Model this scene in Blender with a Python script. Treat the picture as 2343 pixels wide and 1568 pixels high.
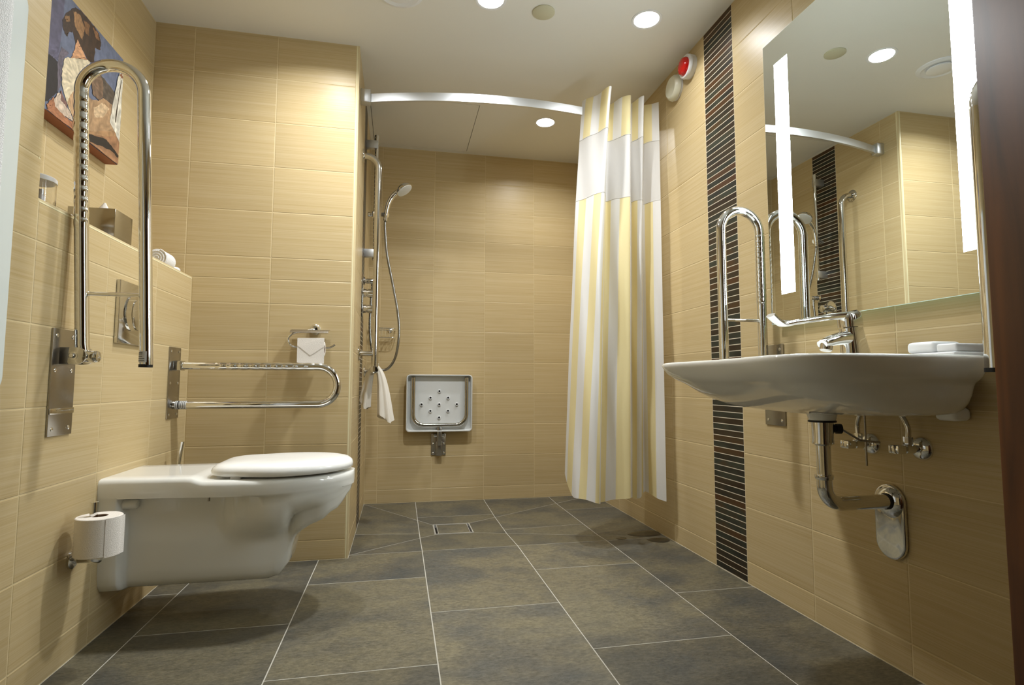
import bpy, bmesh, math, random
from mathutils import Vector, Matrix
random.seed(7)
for o in list(bpy.data.objects): bpy.data.objects.remove(o)
scene = bpy.context.scene
C = scene.collection
PI = math.pi

# ------------------------------------------------------------------ room numbers (metres)
CEIL = 2.2796          # ceiling height
XR = 1.4921            # right wall
XL = -0.6553           # left wall (lower part)
XN = -0.840            # back of the niche above the ledge
YB = 1.0786            # shower back wall
YF = -2.74             # wall behind the camera
TW, TH, TB = 0.3352, 0.2, 0.0821   # wall tile width, height, bottom cut row
LEDGE = 1.187
G = 0.0026             # grout joint

# ------------------------------------------------------------------ camera
cam = bpy.data.cameras.new('camera'); camo = bpy.data.objects.new('camera', cam); C.objects.link(camo)
cam.sensor_width = 36; cam.lens = 1261.13/2343*36; cam.clip_start = 0.02
yaw, pitch, roll = 0.2018, 0.0751, 0.0020
fw = Vector((math.sin(yaw)*math.cos(pitch), math.cos(yaw)*math.cos(pitch), math.sin(pitch)))
rt = Vector((math.cos(yaw), -math.sin(yaw), 0)); up = rt.cross(fw)
r2 = rt*math.cos(roll)+up*math.sin(roll); u2 = -rt*math.sin(roll)+up*math.cos(roll)
m = Matrix.Identity(4)
for i in range(3): m[i][0], m[i][1], m[i][2] = r2[i], u2[i], -fw[i]
m[0][3], m[1][3], m[2][3] = 0.2001, -2.4997, 0.7419
camo.matrix_world = m
scene.camera = camo

# ------------------------------------------------------------------ world, exposure
w = bpy.data.worlds.new('world'); scene.world = w; w.use_nodes = True
w.node_tree.nodes['Background'].inputs[0].default_value = (0.9, 0.85, 0.75, 1)
w.node_tree.nodes['Background'].inputs[1].default_value = 0.05
vs = scene.view_settings
vs.view_transform = 'Standard'; vs.look = 'None'; vs.gamma = 1; vs.exposure = 0.12; vs.use_curve_mapping = False
cy = scene.cycles; cy.max_bounces = 9; cy.diffuse_bounces = 4; cy.glossy_bounces = 5; cy.transmission_bounces = 6
DOWNLIGHT_W = 10.0      # watts of one ceiling downlight (scaled per lamp)
DOWNLIGHT_SPREAD = math.radians(150)
STRIP_EMIT = 34.0        # mirror light strips

# ------------------------------------------------------------------ helpers
def lin(c):
    return tuple(((v/255)/12.92 if v/255 <= 0.04045 else ((v/255+0.055)/1.055)**2.4) for v in c)+(1,)

class MB:
    def __init__(s): s.v = []; s.f = []; s.fm = {}
    def add(s, vs_, fs):
        o = len(s.v); s.v += [tuple(p) for p in vs_]; s.f += [tuple(i+o for i in f) for f in fs]; return s
    def box(s, x0, x1, y0, y1, z0, z1):
        x0, x1 = sorted((x0, x1)); y0, y1 = sorted((y0, y1)); z0, z1 = sorted((z0, z1))
        return s.add([(x, y, z) for x in (x0, x1) for y in (y0, y1) for z in (z0, z1)],
                     [(0, 1, 3, 2), (4, 6, 7, 5), (0, 4, 5, 1), (2, 3, 7, 6), (0, 2, 6, 4), (1, 5, 7, 3)])
    def tube(s, pts, r, n=16, cap=True, ell=None, upv=None):
        pts = [Vector(p) for p in pts]; k = len(pts)
        if not hasattr(r, '__len__'): r = [r]*k
        T = []
        for i in range(k):
            a = pts[max(0, i-1)]; b = pts[min(k-1, i+1)]; T.append((b-a).normalized())
        nrm = Vector(upv) if upv else (Vector((0, 0, 1)) if abs(T[0].z) < 0.9 else Vector((1, 0, 0)))
        rings = []
        for i in range(k):
            nrm = (nrm-T[i]*nrm.dot(T[i])).normalized(); bi = T[i].cross(nrm)
            ring = []
            for j in range(n):
                a = 2*PI*j/n; e1, e2 = (ell or (1, 1))
                ring.append(pts[i]+(nrm*math.cos(a)*e1+bi*math.sin(a)*e2)*r[i])
            rings.append(ring)
        return s.loft(rings, cap)
    def loft(s, rings, cap=True, closed=True):
        n = len(rings[0]); o = len(s.v)
        for R in rings: s.v += [tuple(p) for p in R]
        for i in range(len(rings)-1):
            for j in range(n if closed else n-1):
                a = o+i*n+j; b = o+i*n+(j+1) % n
                s.f.append((a, b, b+n, a+n))
        if cap and closed:
            s.f.append(tuple(o+j for j in reversed(range(n)))); q = o+(len(rings)-1)*n
            s.f.append(tuple(q+j for j in range(n)))
        return s
    def lathe(s, c, axis, prof, n=24):
        c = Vector(c); ax = Vector(axis).normalized()
        a = (Vector((0, 0, 1)) if abs(ax.z) < 0.9 else Vector((1, 0, 0))); a = (a-ax*a.dot(ax)).normalized(); b = ax.cross(a)
        rings = [[c+ax*t+(a*math.cos(2*PI*j/n)+b*math.sin(2*PI*j/n))*max(r, 1e-4) for j in range(n)] for t, r in prof]
        return s.loft(rings, True)
    def extrude(s, poly, vec):
        vec = Vector(vec); P = [Vector(p) for p in poly]
        return s.loft([P, [p+vec for p in P]], True)
    def mesh(s, name, bevel=0, seg=2, smooth=True, ang=40, bang=30):
        me = bpy.data.meshes.new(name); bm = bmesh.new()
        vv = [bm.verts.new(p) for p in s.v]
        for f in s.f:
            try: bm.faces.new([vv[i] for i in f])
            except ValueError: pass
        bmesh.ops.recalc_face_normals(bm, faces=bm.faces[:])
        if bevel:
            ed = [e for e in bm.edges if len(e.link_faces) == 2 and e.calc_face_angle(0) > math.radians(bang)]
            bmesh.ops.bevel(bm, geom=ed, offset=bevel, segments=seg, profile=0.5, affect='EDGES', clamp_overlap=True)
        bm.to_mesh(me); bm.free()
        if smooth:
            me.polygons.foreach_set('use_smooth', [True]*len(me.polygons))
            me.set_sharp_from_angle(angle=math.radians(ang))
        return me

def fillet(pts, r, n=8):
    P = [Vector(p) for p in pts]; out = [P[0]]
    rr = r if hasattr(r, '__len__') else [r]*(len(P)-2)
    for i in range(1, len(P)-1):
        a = (P[i-1]-P[i]).normalized(); b = (P[i+1]-P[i]).normalized()
        th = a.angle(b); d = rr[i-1]/math.tan(th/2)
        s0 = P[i]+a*d; s1 = P[i]+b*d; cen = P[i]+(a+b).normalized()*(rr[i-1]/math.sin(th/2))
        e0 = s0-cen; tot = PI-th; ax = e0.cross(s1-cen).normalized()
        for k in range(n+1): out.append(cen+Matrix.Rotation(tot*k/n, 3, ax) @ e0)
    out.append(P[-1]); return out

def catmull(pts, n=8):
    P = [Vector(p) for p in pts]; out = []
    for i in range(len(P)-1):
        p0 = P[max(0, i-1)]; p1 = P[i]; p2 = P[i+1]; p3 = P[min(len(P)-1, i+2)]
        for k in range(n):
            t = k/n
            out.append(0.5*((2*p1)+(p2-p0)*t+(2*p0-5*p1+4*p2-p3)*t*t+(3*p1-p0-3*p2+p3)*t**3))
    out.append(P[-1]); return out

def lerpt(tab, x):
    if x <= tab[0][0]: return tab[0][1]
    for (a, va), (b, vb) in zip(tab, tab[1:]):
        if x <= b:
            t = (x-a)/(b-a); t = t*t*(3-2*t); return va+(vb-va)*t
    return tab[-1][1]

def tag(o, label=None, cat=None, group=None, kind=None):
    if label: o['label'] = label
    if cat: o['category'] = cat
    if group: o['group'] = group
    if kind: o['kind'] = kind
    return o

def thing(name, label, cat, loc, group=None):
    o = bpy.data.objects.new(name, None); C.objects.link(o); o.location = loc; o.empty_display_size = 0.05
    return tag(o, label, cat, group)

def world_loc(o):
    l = Vector(o.location)
    return l if o.parent is None else l

def obj(name, mb, mat, parent=None, label=None, bevel=0, seg=2, smooth=True, ang=40, kind=None, bang=30):
    """mesh given in world coordinates; origin put at the centre of its box"""
    me = mb.mesh(name, bevel, seg, smooth, ang, bang) if isinstance(mb, MB) else mb
    xs = [v.co.x for v in me.vertices]; ys = [v.co.y for v in me.vertices]; zs = [v.co.z for v in me.vertices]
    c = Vector(((min(xs)+max(xs))/2, (min(ys)+max(ys))/2, (min(zs)+max(zs))/2))
    me.transform(Matrix.Translation(-c))
    if mat: me.materials.append(mat)
    o = bpy.data.objects.new(name, me); C.objects.link(o)
    o['_w'] = list(c)
    if parent is None: o.location = c
    else:
        o.parent = parent; pw = Vector(parent['_w']) if '_w' in parent else Vector(parent.location)
        o.location = c-pw
    if label: o['label'] = label
    if kind: o['kind'] = kind
    return o

def struct(name, mb, mat, **k):
    o = obj(name, mb, mat, **k); o['kind'] = 'structure'; return o

# ------------------------------------------------------------------ materials
MATS = {}
def newmat(name):
    m_ = bpy.data.materials.new(name); m_.use_nodes = True; MATS[name] = m_
    nt = m_.node_tree; return m_, nt, nt.nodes['Principled BSDF']
def simple(name, col, rough=0.5, metal=0.0, spec=0.5, trans=0.0, coat=0.0, bump=0.0, bscale=300, ior=1.45):
    m_, nt, b = newmat(name)
    b.inputs['Base Color'].default_value = lin(col) if max(col) > 1 else tuple(col)+(1,)
    b.inputs['Roughness'].default_value = rough; b.inputs['Metallic'].default_value = metal
    b.inputs['Specular IOR Level'].default_value = spec; b.inputs['Transmission Weight'].default_value = trans
    b.inputs['Coat Weight'].default_value = coat; b.inputs['IOR'].default_value = ior
    # faint procedural variation of the finish
    tc = nt.nodes.new('ShaderNodeTexCoord'); n = nt.nodes.new('ShaderNodeTexNoise'); n.inputs['Scale'].default_value = bscale
    nt.links.new(tc.outputs['Object'], n.inputs['Vector'])
    if bump:
        bp = nt.nodes.new('ShaderNodeBump'); bp.inputs['Strength'].default_value = bump; bp.inputs['Distance'].default_value = 0.002
        nt.links.new(n.outputs['Fac'], bp.inputs['Height']); nt.links.new(bp.outputs['Normal'], b.inputs['Normal'])
    else:
        mr = nt.nodes.new('ShaderNodeMapRange'); mr.inputs['To Min'].default_value = rough*0.92; mr.inputs['To Max'].default_value = rough*1.08
        nt.links.new(n.outputs['Fac'], mr.inputs['Value']); nt.links.new(mr.outputs['Result'], b.inputs['Roughness'])
    return m_

def node(nt, t, **kw):
    n = nt.nodes.new(t)
    for k, v in kw.items(): setattr(n, k, v)
    return n

def ramp(nt, stops, interp='LINEAR'):
    r = nt.nodes.new('ShaderNodeValToRGB'); r.color_ramp.interpolation = interp
    while len(r.color_ramp.elements) < len(stops): r.color_ramp.elements.new(0.5)
    for e, (p, c) in zip(r.color_ramp.elements, stops): e.position = p; e.color = lin(c)
    return r

def tile_mat():
    m_, nt, b = newmat('beige_tile'); L = nt.links.new
    tc = node(nt, 'ShaderNodeTexCoord'); oi = node(nt, 'ShaderNodeObjectInfo')
    sp = node(nt, 'ShaderNodeSeparateXYZ'); L(tc.outputs['Object'], sp.inputs[0])
    ad = node(nt, 'ShaderNodeMath', operation='ADD'); L(sp.outputs[0], ad.inputs[0]); L(sp.outputs[1], ad.inputs[1])
    def streak(su, sz, off):
        mu = node(nt, 'ShaderNodeMath', operation='MULTIPLY'); L(ad.outputs[0], mu.inputs[0]); mu.inputs[1].default_value = su
        mz = node(nt, 'ShaderNodeMath', operation='MULTIPLY'); L(sp.outputs[2], mz.inputs[0]); mz.inputs[1].default_value = sz
        mo = node(nt, 'ShaderNodeMath', operation='MULTIPLY_ADD'); L(oi.outputs['Random'], mo.inputs[0]); mo.inputs[1].default_value = 91.0; mo.inputs[2].default_value = off
        cb = node(nt, 'ShaderNodeCombineXYZ'); L(mu.outputs[0], cb.inputs[0]); L(mz.outputs[0], cb.inputs[1]); L(mo.outputs[0], cb.inputs[2])
        n = node(nt, 'ShaderNodeTexNoise'); n.inputs['Scale'].default_value = 1; n.inputs['Detail'].default_value = 3; n.inputs['Roughness'].default_value = 0.6
        L(cb.outputs[0], n.inputs['Vector']); return n.outputs['Fac']
    f1 = streak(2.2, 330, 0); f2 = streak(1.2, 70, 17)
    mx = node(nt, 'ShaderNodeMath', operation='MULTIPLY_ADD'); L(f1, mx.inputs[0]); mx.inputs[1].default_value = 0.62
    h2 = node(nt, 'ShaderNodeMath', operation='MULTIPLY'); L(f2, h2.inputs[0]); h2.inputs[1].default_value = 0.38; L(h2.outputs[0], mx.inputs[2])
    r = ramp(nt, [(0.24, (179, 154, 107)), (0.43, (192, 170, 126)), (0.58, (199, 179, 138)), (0.80, (206, 189, 151))])
    L(mx.outputs[0], r.inputs['Fac'])
    hs = node(nt, 'ShaderNodeHueSaturation'); L(r.outputs['Color'], hs.inputs['Color'])
    mr = node(nt, 'ShaderNodeMapRange'); L(oi.outputs['Random'], mr.inputs['Value']); mr.inputs['To Min'].default_value = 0.95; mr.inputs['To Max'].default_value = 1.04
    L(mr.outputs['Result'], hs.inputs['Value']); L(hs.outputs['Color'], b.inputs['Base Color'])
    b.inputs['Roughness'].default_value = 0.36; b.inputs['Specular IOR Level'].default_value = 0.24
    bp = node(nt, 'ShaderNodeBump'); bp.inputs['Strength'].default_value = 0.06; bp.inputs['Distance'].default_value = 0.001
    L(f1, bp.inputs['Height']); L(bp.outputs['Normal'], b.inputs['Normal'])
    return m_

def mosaic_mat():
    m_, nt, b = newmat('dark_mosaic'); L = nt.links.new
    oi = node(nt, 'ShaderNodeObjectInfo'); tc = node(nt, 'ShaderNodeTexCoord')
    mp = node(nt, 'ShaderNodeVectorMath', operation='MULTIPLY'); L(tc.outputs['Object'], mp.inputs[0]); mp.inputs[1].default_value = (9, 9, 20)
    mo = node(nt, 'ShaderNodeMath', operation='MULTIPLY'); L(oi.outputs['Random'], mo.inputs[0]); mo.inputs[1].default_value = 60
    n = node(nt, 'ShaderNodeTexNoise', noise_dimensions='4D'); n.inputs['Scale'].default_value = 1; L(mp.outputs[0], n.inputs['Vector']); L(mo.outputs[0], n.inputs['W'])
    a = node(nt, 'ShaderNodeMath', operation='MULTIPLY_ADD'); L(n.outputs['Fac'], a.inputs[0]); a.inputs[1].default_value = 0.55
    s_ = node(nt, 'ShaderNodeMath', operation='MULTIPLY_ADD'); L(oi.outputs['Random'], s_.inputs[0]); s_.inputs[1].default_value = 0.6; s_.inputs[2].default_value = -0.1; L(s_.outputs[0], a.inputs[2])
    r = ramp(nt, [(0.1, (46, 31, 20)), (0.28, (58, 48, 34)), (0.42, (40, 38, 32)), (0.55, (54, 57, 47)), (0.68, (72, 53, 32)), (0.85, (80, 51, 29))])
    L(a.outputs[0], r.inputs['Fac']); L(r.outputs['Color'], b.inputs['Base Color'])
    b.inputs['Roughness'].default_value = 0.35; b.inputs['Specular IOR Level'].default_value = 0.25; return m_

def floor_mat():
    m_, nt, b = newmat('slate_tile'); L = nt.links.new
    tc = node(nt, 'ShaderNodeTexCoord'); oi = node(nt, 'ShaderNodeObjectInfo')
    ro = node(nt, 'ShaderNodeMath', operation='MULTIPLY'); L(oi.outputs['Random'], ro.inputs[0]); ro.inputs[1].default_value = 37
    def nz(scale, det, sc3=(1, 1, 1), rough=0.6):
        mp = node(nt, 'ShaderNodeVectorMath', operation='MULTIPLY'); L(tc.outputs['Object'], mp.inputs[0]); mp.inputs[1].default_value = sc3
        n = node(nt, 'ShaderNodeTexNoise', noise_dimensions='4D'); n.inputs['Scale'].default_value = scale; n.inputs['Detail'].default_value = det; n.inputs['Roughness'].default_value = rough
        L(mp.outputs[0], n.inputs['Vector']); L(ro.outputs[0], n.inputs['W']); return n.outputs['Fac']
    big = nz(3.4, 8, (0.9, 1.25, 1), 0.58); fine = nz(110, 6, (0.6, 1.4, 1), 0.75)
    r1 = ramp(nt, [(0.32, (92, 95, 93)), (0.45, (112, 109, 97)), (0.56, (134, 127, 104)), (0.70, (114, 111, 99))]); L(big, r1.inputs['Fac'])
    r2_ = ramp(nt, [(0.3, (70, 70, 70)), (0.7, (190, 190, 190))]); L(fine, r2_.inputs['Fac'])
    mx = node(nt, 'ShaderNodeMix', data_type='RGBA', blend_type='OVERLAY'); mx.inputs[0].default_value = 0.75
    L(r1.outputs['Color'], mx.inputs[6]); L(r2_.outputs['Color'], mx.inputs[7])
    hs = node(nt, 'ShaderNodeHueSaturation'); L(mx.outputs[2], hs.inputs['Color'])
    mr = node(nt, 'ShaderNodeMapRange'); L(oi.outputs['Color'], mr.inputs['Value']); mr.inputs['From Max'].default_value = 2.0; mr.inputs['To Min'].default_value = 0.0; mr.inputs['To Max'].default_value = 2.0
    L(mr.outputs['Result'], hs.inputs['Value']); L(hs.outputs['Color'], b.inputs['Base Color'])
    b.inputs['Roughness'].default_value = 0.42; b.inputs['Specular IOR Level'].default_value = 0.4
    bp = node(nt, 'ShaderNodeBump'); bp.inputs['Strength'].default_value = 0.15; bp.inputs['Distance'].default_value = 0.001
    L(fine, bp.inputs['Height']); L(bp.outputs['Normal'], b.inputs['Normal']); return m_

def wood_mat():
    m_, nt, b = newmat('walnut_wood'); L = nt.links.new
    tc = node(nt, 'ShaderNodeTexCoord'); mp = node(nt, 'ShaderNodeVectorMath', operation='MULTIPLY'); L(tc.outputs['Object'], mp.inputs[0]); mp.inputs[1].default_value = (14, 14, 0.9)
    n = node(nt, 'ShaderNodeTexNoise'); n.inputs['Scale'].default_value = 1.4; n.inputs['Detail'].default_value = 7; n.inputs['Distortion'].default_value = 1.2; L(mp.outputs[0], n.inputs['Vector'])
    r = ramp(nt, [(0.3, (58, 30, 10)), (0.5, (90, 51, 20)), (0.7, (118, 70, 32))]); L(n.outputs['Fac'], r.inputs['Fac']); L(r.outputs['Color'], b.inputs['Base Color'])
    b.inputs['Roughness'].default_value = 0.4; return m_

def emit(name, col, strength):
    m_, nt, b = newmat(name)
    b.inputs['Base Color'].default_value = (0.9, 0.9, 0.9, 1)
    b.inputs['Emission Color'].default_value = tuple(col)+(1,); b.inputs['Emission Strength'].default_value = strength; return m_

def cloth_mat(name, col, scale=900, bump=0.6, transl=0.0):
    m_, nt, b = newmat(name); L = nt.links.new
    tc = node(nt, 'ShaderNodeTexCoord'); n = node(nt, 'ShaderNodeTexVoronoi'); n.inputs['Scale'].default_value = scale
    L(tc.outputs['Object'], n.inputs['Vector']); b.inputs['Base Color'].default_value = lin(col); b.inputs['Roughness'].default_value = 0.95
    b.inputs['Sheen Weight'].default_value = 0.2; b.inputs['Specular IOR Level'].default_value = 0.1
    bp = node(nt, 'ShaderNodeBump'); bp.inputs['Strength'].default_value = bump; bp.inputs['Distance'].default_value = 0.003
    L(n.outputs['Distance'], bp.inputs['Height']); L(bp.outputs['Normal'], b.inputs['Normal']); return m_

def curtain_mat(name, striped, alpha=1.0):
    m_, nt, b = newmat(name); L = nt.links.new
    out = nt.nodes['Material Output']
    if striped:
        uv = node(nt, 'ShaderNodeUVMap'); sp = node(nt, 'ShaderNodeSeparateXYZ'); L(uv.outputs[0], sp.inputs[0])
        d = node(nt, 'ShaderNodeMath', operation='MULTIPLY'); L(sp.outputs[0], d.inputs[0]); d.inputs[1].default_value = 1/0.102
        f = node(nt, 'ShaderNodeMath', operation='FRACT'); L(d.outputs[0], f.inputs[0])
        r = ramp(nt, [(0.0, (240, 240, 240)), (0.52, (240, 240, 240)), (0.55, (243, 230, 180)), (0.97, (243, 230, 180))]); L(f.outputs[0], r.inputs['Fac'])
        col = r.outputs['Color']
    else:
        rgb = node(nt, 'ShaderNodeRGB'); rgb.outputs[0].default_value = lin((226, 225, 223)); col = rgb.outputs[0]
    L(col, b.inputs['Base Color']); b.inputs['Roughness'].default_value = 0.6; b.inputs['Specular IOR Level'].default_value = 0.25
    t = node(nt, 'ShaderNodeBsdfTranslucent'); L(col, t.inputs['Color'])
    mx = node(nt, 'ShaderNodeMixShader'); mx.inputs[0].default_value = 0.3 if striped else 0.3
    L(b.outputs[0], mx.inputs[1]); L(t.outputs[0], mx.inputs[2])
    L(mx.outputs[0], out.inputs['Surface']); return m_

def vcol_mat():
    m_, nt, b = newmat('canvas_print'); L = nt.links.new
    a = node(nt, 'ShaderNodeVertexColor'); a.layer_name = 'Col'
    tc = node(nt, 'ShaderNodeTexCoord'); n = node(nt, 'ShaderNodeTexNoise'); n.inputs['Scale'].default_value = 45; n.inputs['Detail'].default_value = 6
    L(tc.outputs['Object'], n.inputs['Vector'])
    mr = node(nt, 'ShaderNodeMapRange'); L(n.outputs['Fac'], mr.inputs['Value']); mr.inputs['From Min'].default_value = 0.25; mr.inputs['From Max'].default_value = 0.75; mr.inputs['To Min'].default_value = 0.68; mr.inputs['To Max'].default_value = 1.2
    hs = node(nt, 'ShaderNodeHueSaturation'); L(a.outputs['Color'], hs.inputs['Color']); L(mr.outputs['Result'], hs.inputs['Value'])
    L(hs.outputs['Color'], b.inputs['Base Color']); b.inputs['Roughness'].default_value = 0.55; return m_

TILE = tile_mat(); MOS = mosaic_mat(); FLOOR = floor_mat(); WOOD = wood_mat()
GROUT = simple('cream_grout', (212, 194, 152), 0.8); FGROUT = simple('grey_grout', (196, 193, 182), 0.85)
MGROUT = simple('pale_mosaic_grout', (214, 204, 182), 0.8); TRIM = simple('cream_trim', (226, 216, 176), 0.3)
PAINT = simple('white_paint', (226, 224, 216), 0.7)
CHROME = simple('chrome', (0.78, 0.78, 0.77), 0.06, 1.0); HOSEM = simple('ribbed_hose_metal', (0.42, 0.42, 0.41), 0.2, 1.0); STEEL = simple('polished_steel', (0.64, 0.63, 0.60), 0.09, 1.0)
BRUSH = simple('brushed_steel', (0.42, 0.40, 0.37), 0.26, 1.0); ALU = simple('satin_aluminium', (0.66, 0.68, 0.70), 0.42, 1.0)
PORC = simple('white_porcelain', (240, 240, 235), 0.08, coat=0.3); LIDM = simple('white_lid_plastic', (250, 250, 247), 0.16)
PLASTW = simple('white_plastic', (228, 229, 230), 0.35); PLASTC = simple('cream_plastic', (222, 220, 200), 0.3)
PLASTG = simple('pale_grey_plastic', (214, 216, 214), 0.35); DISCM = simple('cream_cover', (196, 192, 164), 0.5); BLACK = simple('black_rubber', (16, 16, 16), 0.5)
RED = simple('red_lens', (200, 14, 12), 0.12, coat=0.4); PAPER = simple('tissue_paper', (236, 230, 222), 0.95, bump=0.5, bscale=500, spec=0.1)
CARD = simple('cardboard', (120, 92, 66), 0.9); STICK = simple('printed_sticker', (206, 206, 204), 0.5)
INK = simple('sticker_ink', (40, 40, 44), 0.6)
TERRY = cloth_mat('white_terry', (240, 240, 240), 420); TERRYC = cloth_mat('cream_terry', (236, 229, 216), 700)
GLASSM = simple('clear_plastic', (1.0, 1.0, 1.0), 0.03, trans=1.0); AMBER = simple('amber_liquid', (216, 150, 40), 0.2)
GREENG = emit('green_glass_edge', (0.16, 0.75, 0.52), 0.22)  # faint emission stands in for strip light carried to the glass edge
ENAMEL = simple('white_enamel', (214, 222, 220), 0.25)
LAMP = emit('lamp_glow', (1, 0.98, 0.94), 14.0); STRIP = emit('strip_glow', (0.86, 0.96, 1.0), STRIP_EMIT)
def mirror_mat():
    m_, nt, b = newmat('mirror_silver'); b.inputs['Base Color'].default_value = (0.83, 0.87, 0.85, 1)
    b.inputs['Metallic'].default_value = 1; b.inputs['Roughness'].default_value = 0.0; return m_
MIRROR = mirror_mat()
CURT_S = curtain_mat('striped_curtain', True); CURT_W = curtain_mat('white_sheer', False)
PRINT = vcol_mat()

# ------------------------------------------------------------------ tiles
TILE_CACHE = {}
def tile_mesh(axis, sgn, w_, h_, t=0.008, ch=0.0016):
    """bevelled tile; axis = wall normal axis, face at 0 looking along sgn"""
    key = (axis, sgn, round(w_, 4), round(h_, 4), t, ch)
    if key in TILE_CACHE: return TILE_CACHE[key]
    def P(u, v, d):
        d *= sgn
        return (d, u, v) if axis == 'x' else ((u, d, v) if axis == 'y' else (u, v, d))
    a, b_ = w_/2, h_/2; mb = MB()
    R = lambda a, b_, d: [P(-a, -b_, d), P(a, -b_, d), P(a, b_, d), P(-a, b_, d)]
    mb.loft([R(a, b_, -t), R(a, b_, -ch*0.6), R(a-ch, b_-ch, 0)], True)
    me = mb.mesh('tile', smooth=False); TILE_CACHE[key] = me
    return me
def put_tile(parent, axis, sgn, plane, u0, u1, v0, v1, mat, name='tile', gap=G, ch=0.0016):
    w_, h_ = u1-u0-gap, v1-v0-gap
    if w_ < 0.006 or h_ < 0.006: return
    me = tile_mesh(axis, sgn, w_, h_, ch=ch)
    if not me.materials: me.materials.append(mat)
    o = bpy.data.objects.new(name, me); C.objects.link(o)
    cu, cv = (u0+u1)/2, (v0+v1)/2
    loc = (plane, cu, cv) if axis == 'x' else ((cu, plane, cv) if axis == 'y' else (cu, cv, plane))
    o.parent = parent; o.location = Vector(loc)-Vector(parent['_w'])
    return o
ZROWS = [0.002, TB]+[TB+TH*k for k in range(1, 11)]+[CEIL-0.001]
def tile_wall(parent, axis, sgn, plane, cols, zmin=0, zmax=9, mat=TILE):
    for u0, u1 in zip(cols, cols[1:]):
        for z0, z1 in zip(ZROWS, ZROWS[1:]):
            a, b_ = max(z0, zmin), min(z1, zmax)
            if b_-a > 0.012: put_tile(parent, axis, sgn, plane, u0, u1, a, b_, mat)
def mosaic(parent, axis, sgn, plane, u0, u1):
    n = round(CEIL/0.02424); p = (CEIL-0.003)/n
    x0_, x1_ = sorted((plane-sgn*0.0003, plane-sgn*0.004))
    obj('grout_bed', MB().box(x0_, x1_, u0+0.0005, u1-0.0005, 0.001, CEIL-0.001), MGROUT, parent, smooth=False)
    for k in range(n): put_tile(parent, axis, sgn, plane, u0, u1, 0.002+k*p, 0.002+(k+1)*p, MOS, 'mosaic_bar', 0.0026, 0.0006)
GB = 0.0009   # grout bed behind the tile faces

# ---- walls (grout beds with depth) and their tiles
TT = 0.10
wb = struct('wall_back', MB().box(-0.02, XR+TT, YB+GB, YB+TT, -0.06, CEIL+0.02), GROUT, smooth=False)
tile_wall(wb, 'y', -1, YB, [0.002, 0.0772, 0.4124, 0.7476, 1.0828, 1.418, XR])
wr = struct('wall_right', MB().box(XR+GB, XR+TT, YF, YB+GB, -0.06, CEIL+0.02), GROUT, smooth=False)
tile_wall(wr, 'x', -1, XR, [-0.3883, -0.0413, 0.294, 0.629, 0.964, YB])
tile_wall(wr, 'x', -1, XR, [YF, -2.281, -1.946, -1.6106, -1.2754, -0.9394, -0.5969])
mosaic(wr, 'x', -1, XR, -0.5969, -0.3883)
wt = struct('wall_toilet', MB().box(XN-TT, -0.0005, GB, 0.10, -0.06, CEIL+0.02), GROUT, smooth=False)
tile_wall(wt, 'y', -1, 0.0, [XL+0.001, -0.3484, -0.013], 0, LEDGE)
tile_wall(wt, 'y', -1, 0.0, [XN+0.001, -0.6836, -0.3484, -0.013], LEDGE, 9)
wp = struct('wall_pillar', MB().box(-0.12, -GB, 0.012, YB+GB, -0.06, CEIL+0.02), GROUT, smooth=False)
tile_wall(wp, 'x', 1, 0.0, [0.014, 0.123, 0.458]); tile_wall(wp, 'x', 1, 0.0, [0.658, 0.993, YB])
mosaic(wp, 'x', 1, 0.0, 0.458, 0.658)
wl = MB().box(XL-TT*2.5, XL-GB, YF, -1.003, -0.06, CEIL+0.02)
wl.box(XL-TT*2.5, XL-GB, -1.003, 0.02, -0.06, LEDGE-GB); wl.box(XL-TT*2.5, XN-GB, -1.003, 0.02, LEDGE-GB, CEIL+0.02)
wl = struct('wall_left', wl, GROUT, smooth=False)
LC = [-0.3309-TW*k for k in range(0, 7)]
cols = sorted([YF]+[c for c in LC if c > YF]+[-0.001])
ci = [c for c in cols if c >= -1.01]; co = [c for c in cols if c <= -1.0]
tile_wall(wl, 'x', 1, XL, ci, 0, LEDGE-0.010); tile_wall(wl, 'x', 1, XL, co)
tile_wall(wl, 'x', 1, XN, ci, LEDGE+0.001)
for a, b_ in zip(ci, ci[1:]): put_tile(wl, 'z', 1, LEDGE, XN+0.002, XL-0.012, a, b_, TILE)
for z0, z1 in zip(ZROWS, ZROWS[1:]):      # return of the niche
    if z1 > LEDGE+0.02: put_tile(wl, 'y', 1, -1.0012, XN+0.002, XL-0.012, max(z0, LEDGE), z1, TILE)
wf = MB().box(XL-0.3, 0.17, YF-0.12, YF, -0.06, CEIL+0.02); wf.box(1.19, XR+TT, YF-0.12, YF, -0.06, CEIL+0.02); wf.box(0.17, 1.19, YF-0.12, YF, 2.06, CEIL+0.02)
wf = struct('wall_front', wf, GROUT, smooth=False)
fc = [XL+0.002, -0.35, -0.015, 0.17]
tile_wall(wf, 'y', 1, YF+0.003, fc); tile_wall(wf, 'y', 1, YF+0.003, [1.19, XR])
for a, b_ in ((0.17, 0.505), (0.505, 0.84), (0.84, 1.19)): put_tile(wf, 'y', 1, YF+0.003, a, b_, 2.06, CEIL, TILE)
hall = MB().box(-0.9, 2.2, -4.3, -4.2, -0.06, CEIL); hall.box(-0.95, -0.85, -4.3, YF-0.12, -0.06, CEIL); hall.box(2.1, 2.2, -4.3, YF-0.12, -0.06, CEIL)
struct('wall_hallway', hall, simple('hall_paint', (96, 78, 58), 0.8), smooth=False)

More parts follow.
